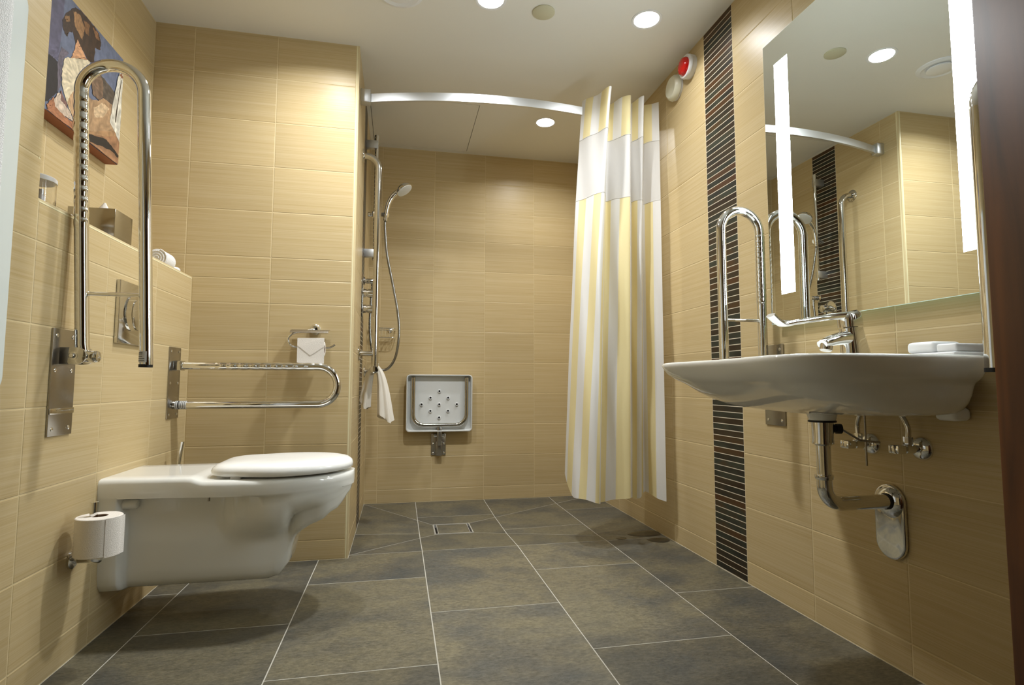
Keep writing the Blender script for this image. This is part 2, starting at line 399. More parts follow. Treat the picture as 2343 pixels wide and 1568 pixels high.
# ---- trims
def quarter(cx, cy, r, a0, z0, z1, n=8):
    pts = [(cx+r*math.cos(a0+PI/2*k/n), cy+r*math.sin(a0+PI/2*k/n), z0) for k in range(n+1)]+[(cx, cy, z0)]
    return MB().extrude(pts, (0, 0, z1-z0))
struct('trim_1', quarter(-0.0125, 0.0125, 0.0125, -PI/2, 0.0, CEIL, 8), TRIM)
lt = MB(); pts = [(XL-0.010+0.010*math.cos(PI/2*k/8), 0, LEDGE-0.010+0.010*math.sin(PI/2*k/8)) for k in range(9)]+[(XL-0.010, 0, LEDGE-0.010)]
lt.extrude([(p[0], -1.0, p[2]) for p in pts], (0, 0.999, 0)); struct('trim_2', lt, TRIM)
struct('trim_3', quarter(XL-0.010, -1.0012-0.010, 0.010, 0, LEDGE, CEIL), TRIM)

# ---- floor
SH0 = 0.0424                                     # threshold of the shower
DR = (0.392, 0.588, 0.362, 0.556); DZ = -0.016    # drain rectangle and its depth
def fz(x, y):
    if y <= SH0 or x < 0: return 0.0
    a = max((DR[0]-x)/DR[0], (x-DR[1])/(XR-DR[1]), (DR[2]-y)/(DR[2]-SH0), (y-DR[3])/(YB-DR[3]), 0)
    return DZ*(1-min(a, 1))
GBF = 0.0004
fb = MB(); fb.box(XL-0.02, XR+0.02, YF-1.6, SH0, -0.06, -GBF)
def fq(P): return [(x, y, fz(x, y)-GBF) for x, y in P]
O = [(0, SH0), (XR, SH0), (XR, YB), (0, YB)]; I = [(DR[0], DR[2]), (DR[1], DR[2]), (DR[1], DR[3]), (DR[0], DR[3])]
for k in range(4):
    q = fq([O[k], O[(k+1) % 4], I[(k+1) % 4], I[k]]); fb.loft([[(p[0], p[1], -0.06) for p in q], q], True)
fb.box(DR[0], DR[1], DR[2], DR[3], -0.06, DZ-0.02)
flo = struct('floor', fb, FGROUT, smooth=False)
def clip(poly, a, b_):
    out = []
    for i in range(len(poly)):
        p, q = poly[i], poly[(i+1) % len(poly)]
        dp = (b_[0]-a[0])*(p[1]-a[1])-(b_[1]-a[1])*(p[0]-a[0]); dq = (b_[0]-a[0])*(q[1]-a[1])-(b_[1]-a[1])*(q[0]-a[0])
        if dp >= 0: out.append(p)
        if dp*dq < 0: t = dp/(dp-dq); out.append((p[0]+(q[0]-p[0])*t, p[1]+(q[1]-p[1])*t))
    return out
def area(P): return 0.5*sum(P[i][0]*P[(i+1) % len(P)][1]-P[(i+1) % len(P)][0]*P[i][1] for i in range(len(P)))
def inset(poly, d):
    n = len(poly)
    P = list(poly); out = P
    for i in range(n):
        a, b_ = P[i], P[(i+1) % n]; L_ = math.hypot(b_[0]-a[0], b_[1]-a[1])
        if L_ < 1e-6: continue
        nx, ny = -(b_[1]-a[1])/L_*d, (b_[0]-a[0])/L_*d
        out = clip(out, (a[0]+nx, a[1]+ny), (b_[0]+nx, b_[1]+ny))
        if len(out) < 3: return []
    return out
TR = random.Random(11)
def floor_piece(poly, d=0.0017):
    Q = inset(poly, d)
    if len(Q) < 3 or area(Q) < 1e-4: return
    Q2 = inset(poly, d+0.0012)
    rings = [[(x, y, fz(x, y)-0.01) for x, y in Q], [(x, y, fz(x, y)) for x, y in Q]]
    mb = MB().loft(rings, False)
    o = len(mb.v)-len(Q); mb.f.append(tuple(o+i for i in range(len(Q))))
    o_ = obj('tile', mb, FLOOR, flo, smooth=False); v_ = TR.uniform(0.86, 1.0)
    cx_, cy_ = sum(p[0] for p in Q)/len(Q), sum(p[1] for p in Q)/len(Q)
    if cy_ < -0.1:      # value set per tile by position: the middle ones are the palest
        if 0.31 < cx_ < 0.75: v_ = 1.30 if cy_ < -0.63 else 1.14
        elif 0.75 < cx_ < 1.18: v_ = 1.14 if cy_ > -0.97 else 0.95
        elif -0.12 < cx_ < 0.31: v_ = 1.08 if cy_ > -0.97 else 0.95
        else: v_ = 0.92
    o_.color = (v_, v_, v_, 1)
def ell_piece(x0, x1, y0, d=0.0017):
    P = [(x0+d, y0+d), (x1-d, y0+d), (x1-d, SH0-d), (d, SH0-d), (d, -d), (x0+d, -d)]
    mb = MB().loft([[(x, y, -0.01) for x, y in P], [(x, y, 0) for x, y in P]], False)
    mb.add([(x, y, 0) for x, y in P], [(0, 1, 4, 5), (1, 2, 3, 4)]); obj('tile', mb, FLOOR, flo, smooth=False)
FX, FW, FY, FL = -0.1185, 0.4332, -0.2946, 0.674
colx = [XL, FX-FW, FX, FX+FW, FX+2*FW, FX+3*FW, XR]
for ci_ in range(6):
    x0, x1 = colx[ci_], colx[ci_+1]
    off = FY if ci_ in (0, 2, 4) else FY-FL/2
    ys = sorted({round(off+FL*k, 4) for k in range(-4, 3)} | {SH0, 0.0})
    ys = [y for y in ys if YF < y < YB]; ys = [YF]+ys+[YB]
    for y0, y1 in zip(ys, ys[1:]):
        if y0 >= SH0-1e-6:
            xa, xb = max(x0, 0.0), x1
            if xb-xa < 0.02: continue
            rect = [(xa, y0), (xb, y0), (xb, y1), (xa, y1)]
            for k in range(4):
                tr = [O[k], O[(k+1) % 4], I[(k+1) % 4], I[k]]; p = rect
                for i in range(4):
                    p = clip(p, tr[i], tr[(i+1) % 4])
                    if len(p) < 3: break
                if len(p) >= 3: floor_piece(p)
        else:
            if y0 >= -1e-6:      # thin row between the toilet wall line and the shower
                continue
            if abs(y1) < 1e-6 and x1 > 0.0: floor_piece([(max(x0, 0.0), y0), (x1, y0), (x1, SH0), (max(x0, 0.0), SH0)]) if x0 >= 0 else (ell_piece(x0, x1, y0))
            else: floor_piece([(x0, y0), (x1, y0), (x1, y1), (x0, y1)])

# ---- ceiling with an access panel
AP = (0.02, 0.6145, 0.42, 1.036)
ce = MB(); z0, z1 = CEIL, CEIL+0.1
ce.box(XL-0.3, AP[0], YF-1.6, YB+0.1, z0, z1); ce.box(AP[1], XR+0.1, YF-1.6, YB+0.1, z0, z1)
ce.box(AP[0], AP[1], YF-1.6, AP[2], z0, z1); ce.box(AP[0], AP[1], AP[3], YB+0.1, z0, z1); ce.box(AP[0], AP[1], AP[2], AP[3], z0+0.03, z1)
cei = struct('ceiling', ce, PAINT, smooth=False)
g = 0.003
obj('access_panel', MB().box(AP[0]+g, AP[1]-g, AP[2]+g, AP[3]-g, CEIL, CEIL+0.02), PAINT, cei, smooth=False, label='flush white access panel with thin dark gap')

# ------------------------------------------------------------------ ceiling fittings
def downlight(x, y, k, label):
    t = thing('ceiling_light', label, 'light', (x, y, CEIL), 'recessed downlights')
    obj('trim_ring', MB().lathe((x, y, CEIL), (0, 0, -1), [(-0.002, 0.050), (-0.002, 0.064), (0.002, 0.063), (0.003, 0.056), (0.001, 0.052)], 40), PLASTW, t)
    obj('lens', MB().lathe((x, y, CEIL), (0, 0, -1), [(-0.001, 0.052), (0.0012, 0.052), (0.002, 0.04), (0.0024, 0.0)], 40), LAMP, t)
    ld = bpy.data.lights.new('downlight_beam', 'AREA'); ld.shape = 'DISK'; ld.size = 0.095; ld.energy = DOWNLIGHT_W*k; ld.spread = DOWNLIGHT_SPREAD; ld.color = (0.97, 0.99, 1.0)
    lo = bpy.data.objects.new('downlight_beam', ld); C.objects.link(lo); lo.parent = t; lo.location = (0, 0, -0.006)
downlight(1.2, -0.437, 0.36, 'round recessed downlight beside the dark mosaic strip')
downlight(0.535, -0.425, 1.4, 'round recessed downlight cut by the top edge of the photo')
downlight(-0.115, -0.41, 0.8, 'round recessed downlight above the toilet')
downlight(1.02, 0.54, 0.66, 'round recessed downlight inside the shower behind the curtain rail')
t = thing('ceiling_disc', 'plain round cream cover disc on the ceiling', 'cover', (0.762, -0.395, CEIL))
obj('disc', MB().lathe((0.762, -0.395, CEIL), (0, 0, -1), [(-0.001, 0.046), (0.004, 0.046), (0.006, 0.043), (0.0065, 0)], 40), DISCM, t)
t = thing('ceiling_vent', 'round white air vent valve with recessed centre disc', 'vent', (0.175, -0.40, CEIL))
obj('rim', MB().lathe((0.175, -0.40, CEIL), (0, 0, -1), [(-0.001, 0.062), (-0.001, 0.098), (0.004, 0.096), (0.010, 0.080), (0.004, 0.066)], 40), PLASTW, t)
obj('disc', MB().lathe((0.175, -0.40, CEIL), (0, 0, -1), [(-0.001, 0.02), (0.006, 0.056), (0.012, 0.056), (0.014, 0.05), (0.0145, 0)], 40), PLASTW, t)

# alarm units on the right wall
def wall_lathe(c, prof, mat, parent, name, **k):   # axis pointing into the room from the right wall
    return obj(name, MB().lathe(c, (-1, 0, 0), prof, 40), mat, parent, **k)
t = thing('alarm_beacon', 'white round wall alarm with red domed lens near the ceiling', 'alarm', (XR, -0.275, 2.2))
c = (XR, -0.282, 2.196)
wall_lathe(c, [(0, 0.052), (0.020, 0.052), (0.021, 0.050)], PLASTW, t, 'base')
wall_lathe(c, [(0.0205, 0.052), (0.022, 0.054), (0.030, 0.053), (0.034, 0.049), (0.034, 0.040)], PLASTW, t, 'bezel')
wall_lathe(c, [(0.030, 0.041), (0.040, 0.040), (0.050, 0.034), (0.055, 0.023), (0.057, 0)], RED, t, 'red_lens', label='red domed lens')
t = thing('alarm_sounder', 'plain off white round alarm sounder below the red one', 'alarm', (XR, -0.155, 2.18))
c = (XR, -0.152, 2.165)
wall_lathe(c, [(0, 0.057), (0.008, 0.058), (0.010, 0.056)], PLASTW, t, 'base')
wall_lathe(c, [(0.010, 0.058), (0.012, 0.060), (0.026, 0.058), (0.036, 0.050), (0.038, 0.046), (0.036, 0.043), (0.037, 0.0)], PLASTC, t, 'cover')

# ------------------------------------------------------------------ grab bars
def screws(parent, wall, sgn, pts, r=0.0055):
    for y, z in pts:
        obj('screw', MB().lathe((wall+sgn*0.004, y, z), (sgn, 0, 0), [(0, r), (0.0015, r), (0.003, r*0.6), (0.003, 0)], 12), CHROME, parent)
def ripple(p0, p1, r, n_w, res=8):
    p0, p1 = Vector(p0), Vector(p1); n = n_w*res; pts = []; rs = []
    for i in range(n+1):
        ph = (i % res)/res; pts.append(p0.lerp(p1, i/n)); rs.append(r*(0.955+0.085*math.sin(PI*ph)))
    return pts, rs
def folded_bar(label, wall, sgn, y, zp, ztop, lean=0.0, zend=None, plate_z=(0.608, 0.881), pw=0.052, group='folded up grab bars'):
    """hinged support bar folded upright; sgn = direction out of the wall"""
    X = lambda d: wall+sgn*d
    t = thing('grab_bar', label, 'grab bar', (wall, y, plate_z[0]), group)
    r = 0.0160; din, sp = 0.043, 0.152; zend = zend or zp-0.025
    obj('wall_plate', MB().box(X(0.0), X(0.005), y-pw, y+pw, *plate_z), BRUSH, t, bevel=0.001)
    screws(t, wall, sgn, [(y+a*(pw-0.016), z) for a in (-1, 1) for z in (plate_z[0]+0.018, (plate_z[0]+plate_z[1])/2+0.03, plate_z[1]-0.018)])
    obj('rest_bar', MB().box(X(0.005), X(0.008), y-pw, y+pw, plate_z[0]+0.055, plate_z[0]+0.070), STEEL, t, bevel=0.002)
    br = MB()
    for a in (-1, 1):      # two cheeks
        yy = y+a*0.021
        prof = [(0.004, -0.022), (0.044, -0.022)]+[(0.044+0.022*math.sin(PI*k/8), -0.022*math.cos(PI*k/8)) for k in range(1, 8)]+[(0.044, 0.022), (0.004, 0.022)]
        br.extrude([(X(d), yy-0.0025, zp+z) for d, z in prof], (0, 0.005, 0))
    br.box(X(0.004), X(0.03), y-0.022, y+0.022, zp-0.022, zp+0.022)
    obj('hinge_bracket', br, STEEL, t, bevel=0.0015)
    obj('hinge_bolt', MB().lathe((X(0.036), y-0.034, zp), (0, 1, 0), [(0, 0.0), (0.001, 0.005), (0.006, 0.0065), (0.009, 0.007), (0.0095, 0.0105), (0.060, 0.0105), (0.0605, 0.007), (0.067, 0.006), (0.068, 0)], 16), CHROME, t)
    # hairpin tube
    tz = ztop-sp/2-r
    xi0, xi1 = X(din), X(din-lean); xo0, xo1 = X(din+sp), X(din+sp-lean)
    cx = (xi1+xo1)/2
    gz0, gz1 = zp+(tz-zp)*0.47, tz-0.01
    path = [(X(din+0.020), y, zp), (X(din+0.006), y, zp+0.004), (xi0, y, zp+0.03)]
    f = lambda a, b_, z: a+(b_-a)*(z-zp)/(tz-zp)
    lower = path+[(f(xi0, xi1, gz0), y, gz0)]
    arc = [(cx-(xo1-xi1)/2*math.cos(PI*k/20), y, tz+sp/2*math.sin(PI*k/20)) for k in range(21)]
    upper = [(f(xi0, xi1, gz1), y, gz1)]+arc+[(f(xo0, xo1, gz0), y, gz0), (f(xo0, xo1, zend), y, zend)]
    tb = MB(); tb.tube(catmull(lower[:3], 6)[:-1]+[Vector(lower[2]), Vector(lower[3])], r, 20); tb.tube(upper, r, 20)
    obj('tube', tb, CHROME, t)
    p_, r_ = ripple((f(xi0, xi1, gz0), y, gz0), (f(xi0, xi1, gz1), y, gz1), r*1.03, 13)
    obj('ribbed_grip', MB().tube(p_, r_, 20), CHROME, t, ang=60)
    zc = zp+0.165
    obj('cross_bar', MB().tube([(f(xi0, xi1, zc), y, zc), (f(xo0, xo1, zc), y, zc)], 0.0055, 12), CHROME, t)
    obj('knuckle', MB().lathe((X(din+0.022), y, zp-0.001), (sgn, 0, 0), [(-0.01, 0.0165), (0.012, 0.0165), (0.018, 0.0135), (0.020, 0)], 20), CHROME, t)
    obj('end_cap', MB().tube([(xo0, y, zend-0.006), (xo0, y, zend+0.002)], r*1.03, 20), BLACK, t, label='black plastic end cap')
    return t, (xo0, zend)
t, (ex, ez) = folded_bar('tall chrome hinged grab bar folded up beside the toilet in front of the picture', XL, 1, -0.868, 0.812, 1.622, 0.038, 0.79)
st = MB()
for k in range(9):
    pass
ring = lambda z, r, a0, a1, n=8: [(ex+r*math.cos(a0+(a1-a0)*k/n), -0.868+r*math.sin(a0+(a1-a0)*k/n), z) for k in range(n+1)]
sk = obj('label_sticker', MB().loft([ring(0.797, 0.0164, -PI*0.95, -PI*0.35), ring(0.826, 0.0164, -PI*0.95, -PI*0.35)], False, False), STICK, t)
for z in (0.801, 0.806, 0.812, 0.818, 0.822):
    obj('print_line', MB().loft([ring(z, 0.0166, -PI*0.9, -PI*(0.45+0.1*(z > 0.81))), ring(z+0.0016, 0.0166, -PI*0.9, -PI*(0.45+0.1*(z > 0.81)))], False, False), INK, sk)
folded_bar('chrome hinged grab bar folded up left of the washbasin and mirror', XR, -1, -0.787, 0.80, 1.372, 0.0, None, (0.600, 0.881))
folded_bar('chrome hinged grab bar folded up between the washbasin and the wooden door', XR, -1, -1.667, 0.80, 1.372, 0.0, 0.772, (0.600, 0.881))
# bar folded down beside the toilet
YH = -0.145
t = thing('grab_bar', 'chrome hinged grab bar lowered level beside the toilet paper holder', 'grab bar', (XL, YH, 0.608), None)
obj('wall_plate', MB().box(XL, XL+0.005, YH-0.054, YH+0.054, 0.607, 0.881), BRUSH, t, bevel=0.001)
screws(t, XL, 1, [(YH+a*0.038, z) for a in (-1, 1) for z in (0.622, 0.742, 0.865)])
r = 0.0158; zu, zl, xe = 0.810, 0.658, -0.030
p_, r_ = ripple((XL+0.15, YH, zu), (-0.135, YH, zu), r*1.03, 9)
obj('ribbed_grip', MB().tube(p_, r_, 20), CHROME, t, ang=60)
xc = xe-(zu-zl)/2-r
arc = [(xc+(zu-zl)/2*math.sin(PI*k/20), YH, (zu+zl)/2+(zu-zl)/2*math.cos(PI*k/20)) for k in range(21)]
tb = MB(); tb.tube([(XL+0.01, YH, zu), (XL+0.151, YH, zu)], r, 20); tb.tube([(-0.136, YH, zu)]+arc+[(XL+0.006, YH, zl)], r, 20)
obj('tube', tb, CHROME, t)
obj('hinge_bracket', MB().box(XL+0.004, XL+0.036, YH-0.02, YH+0.02, zu-0.019, zu+0.019), STEEL, t, bevel=0.004)
sk = obj('label_sticker', MB().tube([(XL+0.014, YH, zl), (XL+0.055, YH, zl)], r*1.02, 20, False), STICK, t)
for k in range(6): obj('print_line', MB().tube([(XL+0.018+k*0.006, YH, zl), (XL+0.0195+k*0.006+0.003*(k == 1), YH, zl)], r*1.03, 20, False), INK, sk)

# ------------------------------------------------------------------ toilet
YC = -0.502
wt_ = lambda x: lerpt([(-0.655, 0.154), (-0.5, 0.162), (-0.3, 0.180), (-0.2, 0.184)], x) if x < -0.2 else 0.184*math.sqrt(max(0, 1-((x+0.2)/0.257)**2.2))
def toilet_section(x):
    wt__ = wt_(x); zt = lerpt([(-0.41, 0.460), (-0.37, 0.449)], x); zb = lerpt([(-0.2, 0.402), (0.055, 0.412)], x)
    wu = min(lerpt([(-0.606, 0.152), (-0.594, 0.104), (-0.34, 0.104), (-0.27, 0.138), (-0.18, 0.170)], x), wt__*0.965)
    wl_ = min(lerpt([(-0.655, 0.134), (-0.606, 0.132), (-0.594, 0.096), (-0.25, 0.096), (-0.17, 0.09), (-0.135, 0.085), (-0.10, 0.11), (0.0, 0.12)], x), wt__*0.86)
    zbot = lerpt([(-0.2, 0.120), (-0.165, 0.130), (-0.140, 0.165), (-0.122, 0.245), (-0.10, 0.272), (-0.05, 0.296), (0.01, 0.335), (0.042, 0.378), (0.056, 0.42)], x)
    zbot = min(zbot, zb-0.004)
    q = lambda f: zb+(zbot-zb)*f
    half = [(0, zt), (wt__*0.6, zt), (wt__-min(0.018, wt__*.3), zt), (wt__-min(0.004, wt__*.1), zt-0.004), (wt__, zt-0.014), (wt__, zb+0.014), (wt__-0.002*min(1, wt__*20), zb+0.005), (wt__*0.985, zb), (wu*1.0, zb-0.006),
            (wu, q(0.12)), (wu*0.965, q(0.24)), (wu*0.80+wl_*0.16, q(0.34)), (wu*0.42+wl_*0.58, q(0.43)), (wl_*1.03, q(0.51)), (wl_*1.0, q(0.60)), (wl_*0.99, q(0.80)), (wl_*0.955, q(0.90)), (wl_*0.86, q(0.97)), (wl_*0.66, zbot), (0, zbot)]
    P = [(x, YC-a, z) for a, z in half]+[(x, YC+a, z) for a, z in reversed(half[1:-1])]
    return P
xs = [-0.655, -0.650, -0.63, -0.61, -0.604, -0.600, -0.596, -0.592, -0.588, -0.58, -0.55, -0.5, -0.45, -0.42, -0.405, -0.39, -0.375, -0.36]
xs += [-0.34+0.02*k for k in range(9)]+[-0.165, -0.15, -0.14, -0.13, -0.12, -0.11, -0.09, -0.07, -0.05, -0.03, -0.01, 0.01, 0.025, 0.037, 0.046, 0.052, 0.0555]
t = thing('toilet', 'white wall hung toilet with closed lid', 'toilet', (-0.3, YC, 0.12))
obj('bowl', MB().loft([toilet_section(x) for x in xs], True), PORC, t, ang=70)
def lid_outline(off, n=26):
    sc = 1.0
    if off > 0.03: sc = 1-(off-0.03)/0.18; off = 0.03
    xb, xt, hw = -0.372+off, 0.050-off, 0.181-off
    P = []
    for k in range(n+1):            # front half ellipse from -y to +y
        a = -PI/2+PI*k/n
        P.append((-0.17+(xt+0.17)*max(0, math.cos(a))**0.92, math.sin(a)*hw))
    for k in range(1, 7): P.append((-0.17+(xb+0.075+0.17)*k/6, hw-(0.028*(k/6)**1.6)))
    hb = hw-0.028
    for k in range(1, 7):
        a = PI/2*k/6; P.append((xb+0.075-0.075*math.sin(a), hb-0.07+0.07*math.cos(a)))
    L_ = P[n+1:]
    P += [(x, -y) for x, y in reversed(L_)]
    return [(-0.16+(x+0.16)*sc, y*sc) for x, y in P]
ld = [(0.006, 0.456), (0.0, 0.460), (0.0, 0.470), (0.004, 0.480), (0.014, 0.4875), (0.030, 0.4915), (0.055, 0.494), (0.1, 0.496), (0.16, 0.4965)]
rings = [[(x, YC+y, z+0.010*max(0, (x+0.2))) for x, y in lid_outline(o_)] for o_, z in ld]
obj('lid', MB().loft(rings, True), LIDM, t, ang=60)
for a in (-1, 1): obj('seat_buffer', MB().box(-0.30, -0.27, YC+a*0.14-0.01, YC+a*0.14+0.01, 0.447, 0.458), PLASTW, t, bevel=0.002)
obj('fixing_pin', MB().tube([(-0.36, YC-0.14, 0.404), (-0.36, YC-0.14, 0.385)], 0.004, 10), BRUSH, t)
obj('mount_boss', MB().lathe((-0.585, YC-0.118, 0.380), (1, 0, 0), [(-0.02, 0.014), (0.020, 0.014), (0.024, 0.011), (0.025, 0)], 20), PORC, t)

# flush plate
t = thing('flush_plate', 'chrome dual flush plate on the left wall above the toilet', 'flush plate', (XL, -0.5, 0.865))
obj('plate', MB().box(XL, XL+0.012, -0.614, -0.398, 0.865, 1.062), STEEL, t, bevel=0.002)
def disc_poly(cy, cz, ry, rz, x0, x1, n=28): return MB().extrude([(x0, cy+ry*math.cos(2*PI*k/n), cz+rz*math.sin(2*PI*k/n)) for k in range(n)], (x1-x0, 0, 0))
obj('large_button', disc_poly(-0.485, 0.965, 0.052, 0.052, XL+0.011, XL+0.0155), STEEL, t, bevel=0.0015)
moon = [(XL+0.011, -0.52+0.062*math.cos(a), 0.965+0.062*math.sin(a)) for a in [PI*0.62+PI*0.76*k/14 for k in range(15)]]+[(XL+0.011, -0.487+0.06*math.cos(a), 0.965+0.06*math.sin(a)) for a in [PI*1.33-PI*0.66*k/14 for k in range(15)]]
obj('small_button', MB().extrude(moon, (0.006, 0, 0)), CHROME, t)

# spare roll on an upright holder
RX, RY = XL+0.076, -0.802
t = thing('roll_holder', 'chrome upright spare roll holder low on the left wall', 'paper holder', (XL, -0.772, 0.268))
obj('flange', MB().lathe((XL, -0.772, 0.268), (1, 0, 0), [(0, 0.024), (0.006, 0.024), (0.009, 0.020), (0.011, 0.011), (0.012, 0)], 28), CHROME, t)
obj('post', MB().tube(fillet([(XL+0.008, -0.772, 0.268), (RX, -0.785, 0.268), (RX-0.012, RY-0.004, 0.278), (RX-0.012, RY-0.004, 0.425)], [0.006, 0.008], 6), 0.0095, 16), CHROME, t)
def paper_roll(name, label, c, axis, r, h, inner=0.02):
    t_ = thing(name, label, 'toilet roll', c)
    ax = Vector(axis); mb = MB()
    prof = [(0, inner), (0, r-0.002), (0.0015, r)]
    n = 26
    for k in range(1, n): prof.append((h*k/n, r+(0.0006 if k % 2 else -0.0006)))
    prof += [(h-0.0015, r), (h, r-0.002), (h, inner)]
    n_ = 48; c = Vector(c); a = (Vector((0, 0, 1)) if abs(ax.z) < 0.9 else Vector((1, 0, 0))); b_ = ax.cross(a)
    rings_ = [[c+ax*tt+(a*math.cos(2*PI*j/n_)+b_*math.sin(2*PI*j/n_))*rr for j in range(n_)] for tt, rr in prof]
    rings_.append(rings_[0]); mb.loft(rings_, False); obj('paper', mb, PAPER, t_, ang=35)
    obj('core', MB().loft([[c+ax*tt+(a*math.cos(2*PI*j/24)+b_*math.sin(2*PI*j/24))*rr for j in range(24)] for tt, rr in ((0.001, inner), (h-0.001, inner), (h-0.001, inner-0.0015), (0.001, inner-0.0015), (0.001, inner))], False), CARD, t_)
    return t_
t = paper_roll('toilet_roll', 'embossed white spare toilet roll on the low upright holder', (RX, RY, 0.288), (0, 0, 1), 0.053, 0.100)
fl_ = [(RX+0.0535*math.cos(a), RY+0.0535*math.sin(a)) for a in [-0.9+0.12*k for k in range(9)]]
fl2 = [(x, y) for x, y in fl_]; lx, ly = fl_[-1]
fl2 += [(lx+0.002, ly+0.010)]
obj('loose_sheet', MB().loft([[(x+0.001, y, 0.287) for x, y in fl2], [(x+0.001, y, 0.387) for x, y in fl2]], False, False), PAPER, t)

# toilet brush behind the bowl
t = thing('toilet_brush', 'chrome toilet brush with upright handle behind the toilet', 'brush', (-0.60, -0.19, 0.17))
bx_, by_ = -0.606, -0.19
obj('holder_arm', MB().tube([(XL+0.002, by_, 0.30), (bx_, by_, 0.30)], 0.007, 12), CHROME, t)
obj('cup', MB().lathe((bx_, by_, 0.17), (0, 0, 1), [(0, 0.03), (0.004, 0.036), (0.13, 0.038), (0.13, 0.035), (0.01, 0.032)], 28), BRUSH, t)
obj('handle', MB().tube([(bx_, by_, 0.24), (bx_, by_, 0.44), (bx_+0.004, by_, 0.49), (bx_+0.007, by_, 0.522)], [0.006, 0.007, 0.0085, 0.0095], 14), CHROME, t)

# toilet paper holder on the toilet wall
t = thing('paper_holder', 'chrome covered toilet paper holder on the wall behind the grab bar', 'paper holder', (-0.158, 0, 0.975))
obj('flange', MB().lathe((-0.158, 0, 0.975), (0, -1, 0), [(0, 0.023), (0.008, 0.023), (0.014, 0.017), (0.03, 0.013), (0.034, 0)], 28), CHROME, t)
cov = MB(); arcp = [(-0.252, -0.012, 0.972), (-0.252, -0.03, 0.972), (-0.252, -0.065, 0.966), (-0.252, -0.078, 0.955)]
cov.loft([[(x, y, z) for (_, y, z) in arcp]+[(x, y, z-0.0015) for (_, y, z) in reversed(arcp)] for x in (-0.248, -0.095)], True)
obj('cover', cov, BRUSH, t)
wire = catmull([(-0.158, -0.03, 0.974), (-0.20, -0.055, 0.960), (-0.235, -0.062, 0.953), (-0.256, -0.062, 0.930), (-0.247, -0.062, 0.902), (-0.215, -0.062, 0.893), (-0.15, -0.062, 0.893), (-0.10, -0.062, 0.893), (-0.085, -0.062, 0.896), (-0.068, -0.062, 0.906)], 6)
obj('wire_arm', MB().tube(wire, 0.0045, 12), CHROME, t)
t = paper_roll('toilet_roll', 'nearly used white toilet roll with folded point on the wall holder', (-0.213, -0.062, 0.887), (1, 0, 0), 0.030, 0.104, 0.018)
yy = -0.0935
obj('hanging_sheet', MB().extrude([(-0.214, yy, 0.93), (-0.108, yy, 0.932), (-0.107, yy, 0.815), (-0.214, yy, 0.815)], (0, -0.001, 0)), PAPER, t, smooth=False)
obj('folded_point', MB().extrude([(-0.213, yy-0.0012, 0.899), (-0.109, yy-0.0012, 0.932), (-0.109, yy-0.0012, 0.895), (-0.162, yy-0.0012, 0.858)], (0, -0.0012, 0)), PAPER, t, smooth=False)

# ------------------------------------------------------------------ things on the ledge
t = thing('tissue_box', 'cube shaped polished steel tissue box on the ledge', 'tissue box', (-0.74, -0.545, LEDGE))
obj('case', MB().box(-0.806, -0.675, -0.602, -0.488, LEDGE, LEDGE+0.098), simple('tissue_steel', (0.42, 0.40, 0.36), 0.14, 1.0), t, bevel=0.0015)
tis = MB(); cx, cy, cz = -0.732, -0.55, LEDGE+0.096
N = 12; base = [(cx+0.026*math.cos(2*PI*k/N)*(1 if k % 2 else .7), cy+0.02*math.sin(2*PI*k/N), cz) for k in range(N)]
mid = [(cx+0.013*math.cos(2*PI*k/N)*(1 if k % 3 else .5), cy+0.012*math.sin(2*PI*k/N), cz+0.016) for k in range(N)]
topt = [(cx+0.003*math.cos(2*PI*k/N)+0.002, cy+0.003*math.sin(2*PI*k/N), cz+0.033) for k in range(N)]
obj('tissue', tis.loft([base, mid, topt], True), PAPER, t)
JX, JY = -0.742, -0.872
t = thing('cotton_jar', 'clear round jar with white lid at the end of the ledge', 'jar', (JX, JY, LEDGE))
obj('glass', MB().lathe((JX, JY, LEDGE), (0, 0, 1), [(0, 0.0), (0, 0.044), (0.002, 0.046), (0.080, 0.046), (0.080, 0.0435), (0.004, 0.043), (0.003, 0)], 36), GLASSM, t)
obj('lid', MB().lathe((JX, JY, LEDGE+0.0805), (0, 0, 1), [(0, 0.0), (0, 0.047), (0.010, 0.047), (0.013, 0.044), (0.014, 0)], 36), PLASTW, t)
for k, (dx, dy, mt) in enumerate(((-0.012, -0.008, AMBER), (0.012, 0.008, PLASTW), (-0.01, 0.02, PLASTW))):
    b_ = obj('bottle', MB().lathe((JX+dx, JY+dy, LEDGE+0.004), (0, 0, 1), [(0, 0.007), (0.001, 0.009), (0.040, 0.009), (0.045, 0.005), (0.046, 0)], 16), mt, t)
    obj('cap', MB().lathe((JX+dx, JY+dy, LEDGE+0.049), (0, 0, 1), [(0, 0.006), (0.014, 0.006), (0.015, 0)], 14), PLASTW, b_)
o = obj('sachet', MB().loft([[(-0.70+a, -0.79+b_, LEDGE) for a, b_ in ((-.02, -.015), (.02, -.012), (.018, .014), (-.018, .016))], [(-0.70+a, -0.79+b_, LEDGE+0.016) for a, b_ in ((-.013, -.008), (.014, -.009), (.012, .009), (-.012, .01))], [(-0.70+a, -0.79+b_, LEDGE+0.02) for a, b_ in ((-.005, -.003), (.006, -.003), (.004, .003), (-.004, .004))]], True), PLASTW, smooth=True)
tag(o, 'small white sachet lying on the ledge beside the jar', 'sachet')
